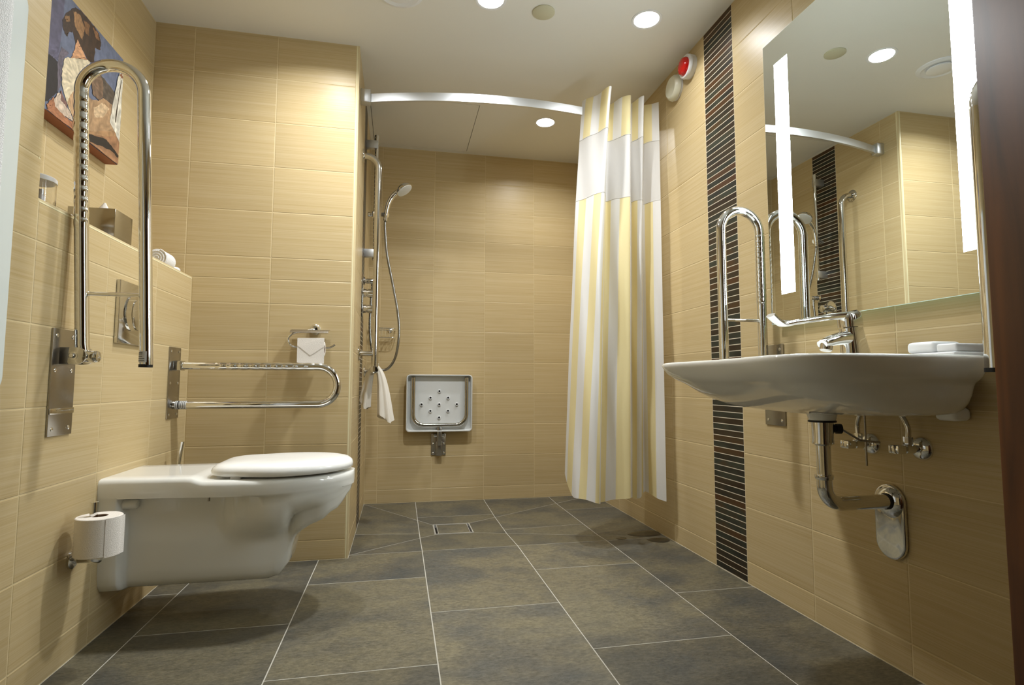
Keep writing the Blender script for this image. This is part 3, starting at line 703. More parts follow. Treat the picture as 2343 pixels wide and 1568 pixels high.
# rolled cloth lying end on, and a wrapped soap
t = thing('rolled_cloth', 'white rolled face cloth on the ledge near the corner', 'cloth', (-0.72, -0.12, LEDGE))
spn = 72; sr = lambda k: 0.006+0.030*k/spn
out_ = [(-0.722+sr(k)*math.cos(2*PI*3.2*k/spn), LEDGE+0.037+sr(k)*math.sin(2*PI*3.2*k/spn)) for k in range(spn+1)]
rc = MB(); rc.lathe((-0.722, -0.175, LEDGE+0.0372), (0, 1, 0), [(0.0, 0.0), (0.0, 0.030), (0.004, 0.036), (0.086, 0.036), (0.09, 0.031), (0.09, 0)], 36)
obj('roll', rc, TERRY, t)
sp_ = MB(); sp_.tube([(x, -0.1755, z) for x, z in out_], 0.0022, 8); obj('spiral_edge', sp_, TERRY, t)
o = obj('soap_bar', MB().lathe((-0.70, -0.07, LEDGE), (0, 0, 1), [(0, 0.0), (0, 0.020), (0.004, 0.024), (0.015, 0.024), (0.022, 0.018), (0.024, 0)], 28), PLASTW)
tag(o, 'small round white wrapped soap beside the rolled cloth', 'soap')

# canvas picture
CY0, CY1, CZ0, CZ1 = -0.868, -0.335, 1.520, 1.914
t = thing('canvas_picture', 'canvas photo print of weathered carved figures on the niche wall', 'picture', (XN, -0.6, CZ0))
obj('canvas', MB().box(XN+0.0005, -0.8005, CY0, CY1, CZ0, CZ1), simple('canvas_side', (150, 94, 66), 0.7, bump=0.3, bscale=80), t, bevel=0.002)
POLY = [((100, 108, 130), [(CY0, CZ0), (CY1, CZ0), (CY1, CZ1), (CY0, CZ1)]),
((85, 82, 104), [(-0.9, 1.66), (-0.9, 2.01), (-0.6892, 2.07), (-0.6907, 1.8884), (-0.6997, 1.736), (-0.7071, 1.6901), (-0.7559, 1.6659)]),
((24, 20, 26), [(-0.9, 1.68), (-0.7574, 1.68), (-0.7348, 1.6862), (-0.7066, 1.6853), (-0.6992, 1.6537), (-0.6974, 1.5982), (-0.7223, 1.5672), (-0.7642, 1.5281), (-0.9, 1.52)]),
((95, 88, 100), [(-0.7071, 1.6901), (-0.6919, 1.7408), (-0.6538, 1.7433), (-0.6804, 1.7114), (-0.6851, 1.6566), (-0.6844, 1.631), (-0.6974, 1.5982)]),
((58, 40, 26), [(-0.6437, 1.8976), (-0.6132, 1.9107), (-0.5755, 1.9144), (-0.5304, 1.9106), (-0.5039, 1.9048), (-0.4858, 1.8842), (-0.4905, 1.8548), (-0.5183, 1.8464), (-0.5223, 1.7893), (-0.551, 1.7779), (-0.5817, 1.793), (-0.6053, 1.7949), (-0.6279, 1.7916), (-0.6442, 1.8189), (-0.6607, 1.8082), (-0.6714, 1.7866), (-0.6843, 1.7875), (-0.6999, 1.8164), (-0.6863, 1.8466)]),
((150, 112, 72), [(-0.6468, 1.8846), (-0.6115, 1.8953), (-0.5853, 1.8714), (-0.5922, 1.8252), (-0.6189, 1.8355), (-0.6381, 1.8446)]),
((120, 84, 50), [(-0.5923, 1.8918), (-0.559, 1.8973), (-0.5599, 1.8599), (-0.5789, 1.856)]), ((128, 90, 58), [(-0.5395, 1.9017), (-0.5088, 1.9016), (-0.4963, 1.8834), (-0.5164, 1.8764)]), ((140, 104, 66), [(-0.6897, 1.839), (-0.666, 1.8579), (-0.6598, 1.8408), (-0.68, 1.8272)]),
((196, 146, 106), [(-0.6186, 1.8111), (-0.601, 1.7976), (-0.571, 1.7828), (-0.5582, 1.7765), (-0.644, 1.7333), (-0.6305, 1.7738)]),
((212, 198, 168), [(-0.6421, 1.7371), (-0.5609, 1.7791), (-0.5338, 1.7796), (-0.5749, 1.7304), (-0.5932, 1.6815), (-0.5965, 1.5629), (-0.6113, 1.5531), (-0.6598, 1.5975), (-0.6825, 1.6321), (-0.6849, 1.6748), (-0.6767, 1.7162)]),
((186, 150, 112), [(-0.629, 1.635), (-0.6062, 1.6527), (-0.5965, 1.5629), (-0.6113, 1.5531), (-0.6507, 1.5918)]), ((200, 180, 160), [(-0.7142, 1.5664), (-0.6936, 1.6003), (-0.685, 1.5972), (-0.6354, 1.5705), (-0.6153, 1.5485), (-0.654, 1.5429), (-0.6954, 1.5405), (-0.7122, 1.5472)]), ((120, 86, 80), [(-0.6863, 1.6094), (-0.6545, 1.5872), (-0.6488, 1.5743), (-0.6832, 1.5801)]),
((162, 106, 72), [(-0.7463, 1.5373), (-0.715, 1.5736), (-0.7084, 1.5492), (-0.6625, 1.5427), (-0.6011, 1.5419), (-0.5897, 1.5202), (-0.7404, 1.518)]),
((118, 94, 74), [(-0.533, 1.7262), (-0.4796, 1.7794), (-0.4598, 1.7553), (-0.457, 1.7097), (-0.4798, 1.6846), (-0.5186, 1.6858)]), ((84, 74, 64), [(-0.4846, 1.7766), (-0.3831, 1.764), (-0.3975, 1.7108), (-0.4585, 1.7089), (-0.4608, 1.7548)]),
((164, 132, 98), [(-0.5287, 1.6634), (-0.4798, 1.6846), (-0.4531, 1.7088), (-0.3975, 1.7108), (-0.4047, 1.6469), (-0.3486, 1.6404), (-0.3604, 1.6129), (-0.5256, 1.544), (-0.60, 1.545), (-0.595, 1.66), (-0.56, 1.67)]),
((198, 170, 134), [(-0.5115, 1.6439), (-0.4589, 1.6882), (-0.4151, 1.6898), (-0.4486, 1.6434), (-0.5034, 1.6166)]), ((156, 120, 84), [(-0.59, 1.56), (-0.5241, 1.5593), (-0.3814, 1.6253), (-0.3375, 1.6208), (-0.3334, 1.5484), (-0.4111, 1.552), (-0.5217, 1.5379), (-0.59, 1.53)]),
((150, 110, 78), [(-0.62, 1.52), (-0.335, 1.52), (-0.335, 1.63), (-0.36, 1.615), (-0.53, 1.545), (-0.62, 1.55)]), ((34, 28, 26), [(-0.59, 1.545), (-0.5229, 1.5486), (-0.4285, 1.5759), (-0.3905, 1.5689), (-0.3356, 1.5537), (-0.3411, 1.5452), (-0.381, 1.5529), (-0.5204, 1.5254), (-0.59, 1.53)]), ((206, 200, 184), [(-0.3626, 1.8464), (-0.3354, 1.8592), (-0.3354, 1.8279), (-0.3354, 1.6508), (-0.3357, 1.6055), (-0.4074, 1.6456), (-0.3912, 1.7322), (-0.3716, 1.8196)]), ((96, 80, 64), [(-0.3482, 1.8313), (-0.3447, 1.8332), (-0.3707, 1.6632), (-0.3752, 1.6611)]), ((150, 104, 76), [(-0.362, 1.8406), (-0.3458, 1.8592), (-0.3354, 1.8424), (-0.3496, 1.8382)])]
bm = bmesh.new(); lay = bm.loops.layers.float_color.new('Col')
for i, (colr, P) in enumerate(POLY):
    x = -0.8001+0.00012*i
    vv = [bm.verts.new((x, min(max(a, CY0+0.001), CY1-0.001), min(max(z, CZ0+0.001), CZ1-0.001))) for a, z in P]
    f = bm.faces.new(vv); f.normal_update()
    if f.normal.x < 0: f.normal_flip()
    for l in f.loops: l[lay] = lin(colr)
bmesh.ops.triangulate(bm, faces=bm.faces[:])
bmesh.ops.subdivide_edges(bm, edges=bm.edges[:], cuts=6, use_grid_fill=True)
jr = random.Random(5); tone = {}
for v in bm.verts:
    lay_ = v.co.x > -0.8000
    if lay_:
        v.co.y = min(max(v.co.y+jr.uniform(-0.0022, 0.0022), CY0+0.001), CY1-0.001); v.co.z = min(max(v.co.z+jr.uniform(-0.0022, 0.0022), CZ0+0.001), CZ1-0.001)
    tone[v] = 1+jr.uniform(-0.34, 0.34)*(1 if lay_ else 0.25)
for f in bm.faces:
    for l in f.loops:
        c_ = l[lay]; k_ = tone[l.vert]; l[lay] = (c_[0]*k_, c_[1]*k_, c_[2]*k_, 1)
me = bpy.data.meshes.new('print'); bm.to_mesh(me); bm.free()
obj('print', me, PRINT, t, label='photo print of a dark haired pale carved figure against blue sky')

# ------------------------------------------------------------------ towel panel at the left edge of the photo
t = thing('towel_warmer', 'white enamel towel warmer panel at the left edge', 'towel warmer', (XL+0.07, -1.5, 0.62))
pn = []; y0, y1, z0, z1, rr = -2.0, -1.236, 0.72, 1.545, 0.035
for (cy_, cz_, a0) in ((y1-rr, z1-rr, 0), (y0+rr, z1-rr, PI/2), (y0+rr, z0+rr, PI), (y1-rr, z0+rr, 1.5*PI)):
    pn += [(XL+0.072, cy_+rr*math.cos(a0+PI/2*k/6), cz_+rr*math.sin(a0+PI/2*k/6)) for k in range(7)]
obj('panel', MB().extrude(pn, (0.022, 0, 0)), ENAMEL, t, bevel=0.004)
for yy in (-1.9, -1.36):
    for zz in (0.80, 1.46): obj('bracket', MB().tube([(XL, yy, zz), (XL+0.073, yy, zz)], 0.011, 14), ENAMEL, t)
obj('hanging_rail', MB().tube(fillet([(XL+0.09, -1.95, 1.50), (XL+0.112, -1.95, 1.50), (XL+0.112, -1.31, 1.50), (XL+0.09, -1.31, 1.50)], 0.015, 5), 0.006, 12), CHROME, t)
# bath towel over that rail
def towel_sheet(name, sec, y0, y1, ny, mat, thick, parent, wob=0.006, seed=1, flare=0):
    rnd = random.Random(seed); S = catmull([(a, 0, b_) for a, b_ in sec], 5); R = []
    ph = rnd.random()*6
    for i in range(ny+1):
        y = y0+(y1-y0)*i/ny
        R.append([(p.x+wob*math.sin(9*y*6+ph+p.z*3)*(0.3+abs(p.z-S[0].z)), y+flare*(1 if i > ny/2 else -1)*max(0, 1.0-p.z)*abs(2*i/ny-1), p.z+0.003*math.sin(40*y)) for p in S])
    mb = MB().loft(R, False, False); me_ = mb.mesh(name, ang=80)
    o_ = obj(name, me_, mat, parent)
    so = o_.modifiers.new('thickness', 'SOLIDIFY'); so.thickness = thick; so.offset = 0
    sb = o_.modifiers.new('soft', 'SUBSURF'); sb.levels = 1; sb.render_levels = 1
    return o_
o = towel_sheet('bath_towel', [(XL+0.128, 0.47), (XL+0.135, 0.75), (XL+0.130, 1.2), (XL+0.130, 1.48), (XL+0.122, 1.508), (XL+0.112, 1.514), (XL+0.105, 1.506), (XL+0.102, 1.48), (XL+0.102, 1.2), (XL+0.102, 0.95)], -1.92, -1.345, 18, TERRY, 0.010, None, 0.004, 3, 0.13)
tag(o, 'white terry bath towel hanging at the left edge of the photo', 'towel')

# ------------------------------------------------------------------ shower fittings on the pillar wall
t = thing('shower_grab_rail', 'polished angled shower grab rail on the pillar wall', 'grab rail', (0, 0.34, 0.8))
RXs, RYs = 0.080, 0.338
for (yy, zz) in ((0.338, 1.905), (0.338, 0.892), (0.83, 0.812)):
    obj('flange', MB().lathe((0, yy, zz), (1, 0, 0), [(0, 0.036), (0.004, 0.036), (0.008, 0.032), (0.010, 0.018), (0.011, 0)], 32), STEEL, t)
obj('upright_tube', MB().tube(fillet([(0.006, RYs, 1.905), (RXs, RYs, 1.905), (RXs, RYs, 0.815)], 0.062, 12), 0.0172, 22), STEEL, t)
obj('support_post', MB().tube([(0.006, RYs, 0.892), (RXs, RYs, 0.892)], 0.0125, 18), STEEL, t)
obj('level_tube', MB().tube(fillet([(RXs, RYs-0.010, 0.812), (RXs, 0.83, 0.812), (0.006, 0.83, 0.812)], 0.05, 10), 0.0155, 22), STEEL, t)
obj('collar', MB().tube([(RXs, RYs-0.022, 0.812), (RXs, RYs+0.022, 0.812)], 0.0195, 24), STEEL, t, bevel=0.003)

YR = 0.575
t = thing('shower_riser', 'chrome shower riser rail with slider and hose fittings', 'shower rail', (0, YR, 1.42))
obj('rail', MB().tube([(0.058, YR, 1.425), (0.058, YR, 2.115)], 0.0105, 18), CHROME, t)
for zz, nm in ((2.068, 'bracket'), (1.455, 'bracket')):
    obj(nm, MB().box(0, 0.066, YR-0.016, YR+0.016, zz-0.022, zz+0.022), ALU, t, bevel=0.002)
for z0, z1 in ((2.075, 2.122), (1.416, 1.428)): obj('end_sleeve', MB().tube([(0.058, YR, z0), (0.058, YR, z1)], 0.0135, 18), CHROME, t)
sl = obj('slider', MB().box(0.040, 0.080, YR-0.018, YR+0.016, 1.655, 1.69), CHROME, t, bevel=0.005)
obj('slider_knob', MB().lathe((0.045, YR, 1.672), (-1, 0, -0.05), [(0, 0.010), (0.012, 0.010), (0.014, 0.013), (0.026, 0.013), (0.028, 0.010), (0.029, 0)], 18), CHROME, sl)
obj('handset_holder', MB().tube([(0.078, YR-0.02, 1.668), (0.122, YR-0.055, 1.66)], [0.011, 0.016], 18), CHROME, sl)
t = thing('hand_shower', 'chrome hand shower with pale face in the slider', 'shower head', (0.115, 0.52, 1.63))
hp = catmull([(0.113, 0.52, 1.625), (0.116, 0.52, 1.66), (0.128, 0.515, 1.72), (0.152, 0.51, 1.765), (0.185, 0.505, 1.795)], 6)
obj('handle', MB().tube(hp, [0.0105+0.0045*i/(len(hp)-1) for i in range(len(hp))], 18), CHROME, t)
hx = Vector((0.55, -0.18, -0.80)).normalized()
obj('head', MB().lathe(Vector((0.205, 0.50, 1.806)), hx, [(-0.022, 0.0), (-0.020, 0.016), (-0.010, 0.036), (0.004, 0.046), (0.014, 0.047), (0.016, 0.044)], 32), CHROME, t)
obj('spray_face', MB().lathe(Vector((0.205, 0.50, 1.806)), hx, [(0.010, 0.045), (0.017, 0.044), (0.019, 0.036), (0.0195, 0)], 32), PLASTG, t)
hose = catmull([(0.113, 0.52, 1.632), (0.113, 0.53, 1.58), (0.125, 0.55, 1.45), (0.160, 0.57, 1.28), (0.190, 0.58, 1.12), (0.196, 0.58, 1.0), (0.180, 0.585, 0.89), (0.145, 0.59, 0.83), (0.105, 0.60, 0.818), (0.070, 0.61, 0.86), (0.050, 0.62, 0.94), (0.038, 0.63, 1.05), (0.040, 0.64, 1.18), (0.046, 0.645, 1.27)], 26)
obj('hose', MB().tube(hose, [0.0066 if i % 2 else 0.0078 for i in range(len(hose))], 12), HOSEM, t, ang=70)
YM = 0.548
t = thing('shower_mixer', 'chrome concealed shower mixer with two round knobs and oval plate', 'mixer', (0, YM, 1.1))
ov = []; rr = 0.055
for a in range(0, 17): ov.append((0, YM+rr*math.cos(PI*a/16), 1.225+rr*math.sin(PI*a/16)))
for a in range(0, 17): ov.append((0, YM+rr*math.cos(PI+PI*a/16), 1.145+rr*math.sin(PI+PI*a/16)))
obj('plate', MB().extrude(ov, (0.006, 0, 0)), CHROME, t, bevel=0.002)
for zz in (1.229, 1.144):
    k_ = obj('knob', MB().lathe((0.005, YM, zz), (1, 0, 0), [(0, 0.024), (0.016, 0.024), (0.017, 0.020), (0.022, 0.020), (0.023, 0.0235), (0.060, 0.0235), (0.063, 0.020), (0.064, 0)], 28), CHROME, t)
    obj('lever', MB().tube([(0.052, YM, zz), (0.053, YM-0.036, zz+0.004)], [0.006, 0.005], 12), CHROME, k_)
obj('outlet_flange', MB().lathe((0, 0.645, 1.313), (1, 0, 0), [(0, 0.024), (0.006, 0.024), (0.010, 0.015), (0.055, 0.015), (0.060, 0.012), (0.061, 0)], 24), CHROME, t)
obj('outlet_nut', MB().tube([(0.046, 0.645, 1.30), (0.046, 0.645, 1.262)], [0.010, 0.008], 14), CHROME, t)
# hand towel over the level tube
t = thing('hand_towel', 'small cream towel draped over the shower grab rail', 'towel', (0.08, 0.40, 0.55))
def bunch(name, path, wx, wy, seed, pleats):
    P = catmull(path, 5); R = []; n_ = 60; k_ = len(P)
    for i, p in enumerate(P):
        f = i/(k_-1); a_ = wx[0]+(wx[1]-wx[0])*f; b_ = wy[0]+(wy[1]-wy[0])*f
        ring_ = []
        for q in range(n_):
            th = 2*PI*q/n_; rp = 1+(0.05+0.20*f)*math.sin(pleats*th+seed)
            ring_.append((p.x+a_*math.cos(th)*rp, p.y+b_*math.sin(th)*rp, p.z+0.012*f*math.sin(2*th+seed)+(-0.015*f*math.cos(th))))
        R.append(ring_)
    obj(name, MB().loft(R, True), TERRYC, t, ang=75)
bunch('near_leg', [(0.082, 0.392, 0.838), (0.104, 0.390, 0.800), (0.118, 0.388, 0.74), (0.128, 0.385, 0.66), (0.137, 0.383, 0.565)], (0.012, 0.036), (0.020, 0.034), 0.4, 5)
bunch('wall_leg', [(0.086, 0.392, 0.836), (0.062, 0.394, 0.805), (0.050, 0.396, 0.75), (0.040, 0.398, 0.69), (0.034, 0.400, 0.628)], (0.012, 0.024), (0.020, 0.030), 1.9, 4)
obj('saddle', MB().tube([(0.094, 0.37, 0.833), (0.088, 0.372, 0.837), (0.076, 0.372, 0.838), (0.066, 0.372, 0.832)], [0.010, 0.013, 0.013, 0.010], 16), TERRYC, t)
# soap basket in the corner
t = thing('soap_basket', 'chrome wire soap basket in the shower corner', 'basket', (0.09, YB, 1.02))
zt, zb = 1.085, 1.028; x0, x1, y0, y1 = 0.012, 0.172, YB-0.095, YB-0.004
for zz in (zt, zt-0.012, zb): obj('hoop', MB().tube(fillet([(x0, y1, zz), (x0, y0, zz), (x1, y0, zz), (x1, y1, zz)], 0.02, 5), 0.0028 if zz != zt else 0.0036, 10), CHROME, t)
for k in range(7):
    xx = x0+0.012+(x1-x0-0.024)*k/6; obj('wire', MB().tube(fillet([(xx, y0, zt), (xx, y0, zb), (xx, y1, zb)], 0.006, 4), 0.0018, 8), CHROME, t)
for k in range(2): obj('fixing', MB().lathe((0.04+0.10*k, YB, zt-0.006), (0, -1, 0), [(0, 0.014), (0.006, 0.014), (0.010, 0.008), (0.011, 0)], 18), CHROME, t)

# ------------------------------------------------------------------ folding shower seat
t = thing('folding_shower_chair', 'pale grey folding shower seat with steel tube frame folded up', 'shower seat', (0.454, YB, 0.29))
sx0, sx1, sz0, sz1 = 0.246, 0.661, 0.442, 0.800; sy0, sy1 = YB-0.072, YB-0.022
def rrect(x0, x1, z0, z1, r, y, n=6):
    P = []
    for cx_, cz_, a0 in ((x1-r, z1-r, 0), (x0+r, z1-r, PI/2), (x0+r, z0+r, PI), (x1-r, z0+r, 1.5*PI)):
        P += [(cx_+r*math.cos(a0+PI/2*k/n), y, cz_+r*math.sin(a0+PI/2*k/n)) for k in range(n+1)]
    return P
R = [rrect(sx0+0.004, sx1-0.004, sz0+0.004, sz1-0.004, 0.022, sy1), rrect(sx0, sx1, sz0, sz1, 0.022, sy1-0.006), rrect(sx0, sx1, sz0, sz1, 0.022, sy0+0.003), rrect(sx0+0.002, sx1-0.002, sz0+0.002, sz1-0.002, 0.02, sy0),
     rrect(sx0+0.006, sx1-0.006, sz0+0.006, sz1-0.006, 0.018, sy0), rrect(sx0+0.008, sx1-0.008, sz0+0.008, sz1-0.008, 0.018, sy0+0.003), rrect(sx0+0.012, sx1-0.012, sz0+0.012, sz1-0.012, 0.02, sy1-0.014)]
sh = MB().loft(R, True); shell = obj('shell', sh, PLASTG, t, ang=35)
sd, cxm, czm = 0.0565, 0.4535, 0.612
for k, (i, j) in enumerate([(0, 2), (-1, 1), (1, 1), (-2, 0), (0, 0), (2, 0), (-1, -1), (1, -1), (0, -2)]):
    hxx, hzz = cxm+i*sd*0.985, czm+j*0.0415
    obj('drain_hole', MB().lathe((hxx, sy1-0.013, hzz), (0, -1, 0), [(0, 0.0115), (0.010, 0.0095), (0.010, 0.0065), (0.002, 0.006)], 20), PLASTW, shell)
    obj('hole_core', MB().lathe((hxx, sy1-0.013, hzz), (0, -1, 0), [(0, 0.0066), (0.006, 0.0066), (0.0062, 0)], 16), BLACK, shell)
ty = sy0+0.012
obj('tube_frame', MB().tube(fillet([(0.289, ty, 0.782), (0.289, ty, 0.482), (0.624, ty, 0.482), (0.624, ty, 0.782)], 0.07, 10), 0.0138, 18), STEEL, t)
for xx in (0.289, 0.624):
    obj('end_plug', MB().tube([(xx, ty, 0.781), (xx, ty, 0.7855)], 0.0118, 18), BLACK, t)
    for zz in (0.757, 0.57): obj('rivet', MB().lathe((xx, ty-0.0115, zz), (0, -1, 0), [(0, 0.004), (0.002, 0.003), (0.0025, 0)], 10), CHROME, t)
hb = MB().box(0.440, 0.470, sy0+0.002, sy1+0.002, 0.355, 0.482); hb.box(0.434, 0.476, YB-0.045, YB-0.012, 0.290, 0.38)
obj('hinge_arm', hb, BRUSH, t, bevel=0.004)
pl = obj('wall_plate', MB().box(0.407, 0.500, YB-0.008, YB, 0.290, 0.425), BRUSH, t, bevel=0.0015)
for xx in (0.420, 0.488):
    for zz in (0.303, 0.362): obj('bolt', MB().lathe((xx, YB-0.008, zz), (0, -1, 0), [(0, 0.0075), (0.003, 0.0075), (0.006, 0.004), (0.0065, 0)], 14), CHROME, pl)
for xx in (0.425, 0.483): obj('hinge_nut', MB().lathe((xx, YB-0.03, 0.415), (1 if xx > 0.45 else -1, 0, 0), [(-0.02, 0.011), (0.004, 0.011), (0.008, 0.007), (0.009, 0)], 16), CHROME, t)

# floor drain
t = thing('floor_drain', 'square shower drain with tile insert and steel frame', 'drain', (0.49, 0.46, DZ))
x0, x1, y0, y1 = DR
fr = MB()
for a in ((x0, x1, y0, y0+0.005), (x0, x1, y1-0.005, y1), (x0, x0+0.005, y0+0.005, y1-0.005), (x1-0.005, x1, y0+0.005, y1-0.005)): fr.box(*a, DZ-0.02, DZ+0.0022)
DRF = simple('drain_steel', (206, 204, 198), 0.35, 0.4)
obj('frame', fr, DRF, t, smooth=False)
obj('tile_insert', MB().box(x0+0.018, x1-0.018, y0+0.0075, y1-0.0075, DZ-0.014, DZ), FLOOR, t, bevel=0.0008)
ins = MB()
for a in (x0+0.0165, x1-0.018): ins.box(a, a+0.003, y0+0.006, y1-0.006, DZ-0.014, DZ+0.0018)
for a in (y0+0.006, y1-0.0075): ins.box(x0+0.018, x1-0.018, a, a+0.0015, DZ-0.014, DZ+0.0006)
obj('insert_rim', ins, DRF, t, smooth=False)
obj('slot_well', MB().box(x0+0.004, x1-0.004, y0+0.004, y1-0.004, DZ-0.020, DZ-0.0145), BLACK, t, smooth=False)

# wet patches on the floor below the curtain
WET = simple('wet_slate', (52, 50, 42), 0.10, spec=0.5)
for lab, P in (('long dark wet patch on the floor tiles by the right wall', [(1.325, 0.139), (1.392, 0.172), (1.484, 0.164), (1.488, 0.097), (1.448, 0.07), (1.379, 0.074), (1.334, 0.101)]), ('rounded dark wet patch on the floor nearest the camera', [(1.375, 0.023), (1.433, 0.038), (1.48, 0.02), (1.47, -0.029), (1.422, -0.044), (1.38, -0.019)]), ('smallest dark wet spot on the floor below the curtain', [(1.239, 0.067), (1.277, 0.086), (1.293, 0.065), (1.266, 0.036), (1.239, 0.042)])):
    n_ = len(P); cx_, cy_ = sum(p[0] for p in P)/n_, sum(p[1] for p in P)/n_
    E_ = [tuple(q)[:2] for q in catmull([(a, b_, 0) for a, b_ in P+[P[0]]], 5)[:-1]]
    rings_ = [[(cx_+(x-cx_)*f, cy_+(y-cy_)*f, fz(cx_+(x-cx_)*f, cy_+(y-cy_)*f)+z) for x, y in E_] for f, z in ((1, 0.0001), (0.97, 0.0007), (0.5, 0.0009), (0.02, 0.0009))]
    tag(obj('water_puddle', MB().loft(rings_, True), WET), lab, 'puddle', 'wet patches on the floor')

# ------------------------------------------------------------------ curtain rail and curtain
t = thing('curtain_rail', 'curved satin aluminium shower curtain rail', 'curtain rail', (0, 0.115, 2.10))
ry = lambda x: 0.118-0.110*(1-((x-0.745)/0.70)**2)
R = []
for k in range(41):
    x = 0.043+(XR-0.04-0.043)*k/40; y = ry(x); dy = 0.110*2*(x-0.745)/0.49
    n = Vector((-dy, 1, 0)).normalized()*0.007
    R.append([(x-n.x, y-n.y, 2.078), (x+n.x, y+n.y, 2.078), (x+n.x, y+n.y, 2.118), (x-n.x, y-n.y, 2.118)])
obj('track', MB().loft(R, True), ALU, t, ang=30)
for x0, x1 in ((0.0, 0.046), (XR-0.046, XR)): obj('end_bracket', MB().box(x0, x1, ry(0.045)-0.022, ry(0.045)+0.022, 2.070, 2.134), ALU, t, bevel=0.003)

CT = [(1.075, .03), (1.12, -.05), (1.165, -.125), (1.19, -.03), (1.215, .03), (1.25, -.03), (1.283, -.08), (1.302, .0), (1.312, .03), (1.33, -.03), (1.35, -.085), (1.375, -.01), (1.387, .02), (1.42, -.02), (1.445, -.05)]
CB = [(0.985, .09), (1.0, -.03), (1.04, -.105), (1.09, -.115), (1.12, -.05), (1.17, -.06), (1.25, -.09), (1.27, -.02), (1.29, .03), (1.31, .0), (1.33, -.02), (1.37, .03), (1.375, .0), (1.39, -.06), (1.424, -.095)]
top = catmull([(a, b_, 0) for a, b_ in CT], 7); bot = catmull([(a, b_, 0) for a, b_ in CB], 7)
acc = [0]
for a, b_ in zip(top, top[1:]): acc.append(acc[-1]+(b_-a).length)
ZT, ZB = 2.150, 0.212
def curtain_band(name, z0, z1, nz, mat, parent, label=None, zadj=None):
    verts = []; uvs = []; faces = []; n = len(top)
    for i in range(nz+1):
        z = z1+(z0-z1)*i/nz
        for j in range(n):
            zz = z
            if zadj: zz += zadj(i/nz, j/(n-1))
            f = (ZT-zz)/(ZT-ZB); f2 = f**0.8
            p = top[j].lerp(bot[j], f2)
            wv = 0.010*math.sin(acc[j]*38+zz*5)*math.sin(zz*3.1+acc[j]*9)+0.004*math.sin(zz*11+acc[j]*21)*f
            verts.append((p.x+wv*0.5, p.y+wv, zz)); uvs.append((acc[j]+0.031, zz))
    for i in range(nz):
        for j in range(n-1):
            a = i*n+j; faces.append((a, a+1, a+1+n, a+n))
    me_ = bpy.data.meshes.new(name); me_.from_pydata(verts, [], faces); me_.update()
    ul = me_.uv_layers.new(name='UVMap')
    for l in me_.loops: ul.data[l.index].uv = uvs[l.vertex_index]
    me_.polygons.foreach_set('use_smooth', [True]*len(me_.polygons))
    return obj(name, me_, mat, parent, label=label)
t = thing('shower_curtain', 'white and yellow striped shower curtain drawn to the right wall', 'curtain', (1.25, -0.03, ZB))
hemlift = lambda f, s_: (0.10*max(0, 1-s_*14)**1.5+0.012*math.sin(s_*17))*max(0, f*2-1)**2
curtain_band('header_band', 1.948, ZT, 10, CURT_S, t, 'striped header band')
curtain_band('sheer_band', 1.640, 1.948, 12, CURT_W, t, 'plain white sheer band')
curtain_band('striped_panel', ZB, 1.640, 60, CURT_S, t, 'long striped lower panel', hemlift)
def seam(z):
    pts = []
    for j in range(len(top)):
        f = (ZT-z)/(ZT-ZB); p = top[j].lerp(bot[j], f**0.8); wv = 0.010*math.sin(acc[j]*38+z*5)*math.sin(z*3.1+acc[j]*9)+0.004*math.sin(z*11+acc[j]*21)*f
        pts.append((p.x+wv*0.5, p.y+wv, z))
    return MB().tube(pts, 0.0016, 6)
for z in (1.948, 1.640): obj('seam', seam(z), CURT_W, t)

# ------------------------------------------------------------------ mirror
MX = XR-0.030; MY0, MY1, MZ0, MZ1 = -1.612, -0.820, 0.947, 1.948
t = thing('lit_mirror', 'large rectangular wall mirror with two lit vertical strips', 'mirror', (XR, -1.216, MZ0))
obj('housing', MB().box(MX+0.005, XR, MY0+0.06, MY1-0.06, MZ0+0.06, MZ1-0.06), PLASTW, t, smooth=False)
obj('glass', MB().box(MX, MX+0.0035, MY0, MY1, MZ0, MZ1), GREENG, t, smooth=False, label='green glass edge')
obj('mirror_face', MB().box(MX-0.0006, MX, MY0+0.001, MY1-0.001, MZ0+0.001, MZ1-0.001), MIRROR, t, smooth=False, label='silvered mirror face')
for y0, y1 in ((-0.942, -0.877), (-1.555, -1.490)): obj('light_strip', MB().box(MX-0.0012, MX-0.0006, y0, y1, 1.045, 1.852), STRIP, t, smooth=False, label='glowing white light strip')

# ------------------------------------------------------------------ washbasin
BCX, BCY = 1.219, -1.25
RCY = -1.2425
def brim(a, b_, n_=3.4, cx_=BCX, N_=72, z=0):
    P = []
    for k in range(N_):
        th = 2*PI*k/N_; c_, s_ = math.cos(th), math.sin(th)
        P.append((min(XR-0.001, cx_+a*math.copysign(abs(c_)**(2/n_), c_)), RCY+b_*math.copysign(abs(s_)**(2/n_), s_), z))
    return P
t = thing('washbasin', 'white wheelchair accessible porcelain washbasin under the mirror', 'washbasin', (1.3, BCY, 0.66))
def bring(x0, hy, n_, z, x1=XR-0.001, dish=0.0):
    cx_, a_ = (x0+x1)/2, (x1-x0)/2; P = []
    for q in brim(a_, hy, n_, cx_, z=z):
        fr_ = max(0.0, (cx_-q[0])/a_); yy_ = (q[1]-BCY)/0.30
        P.append((q[0]+dish*fr_*max(0.0, math.cos(min(1, abs(yy_))*PI/2))**2, q[1], z))
    return P
bas = [brim(0.02, 0.02, 2, 1.20, z=0.712), brim(0.10, 0.16, 2.2, 1.195, z=0.716), brim(0.145, 0.235, 2.6, 1.18, z=0.745), brim(0.160, 0.262, 2.8, 1.175, z=0.785), brim(0.166, 0.272, 3, 1.175, z=0.797), brim(0.174, 0.285, 3, 1.178, z=0.8025)]
D_ = 0.034
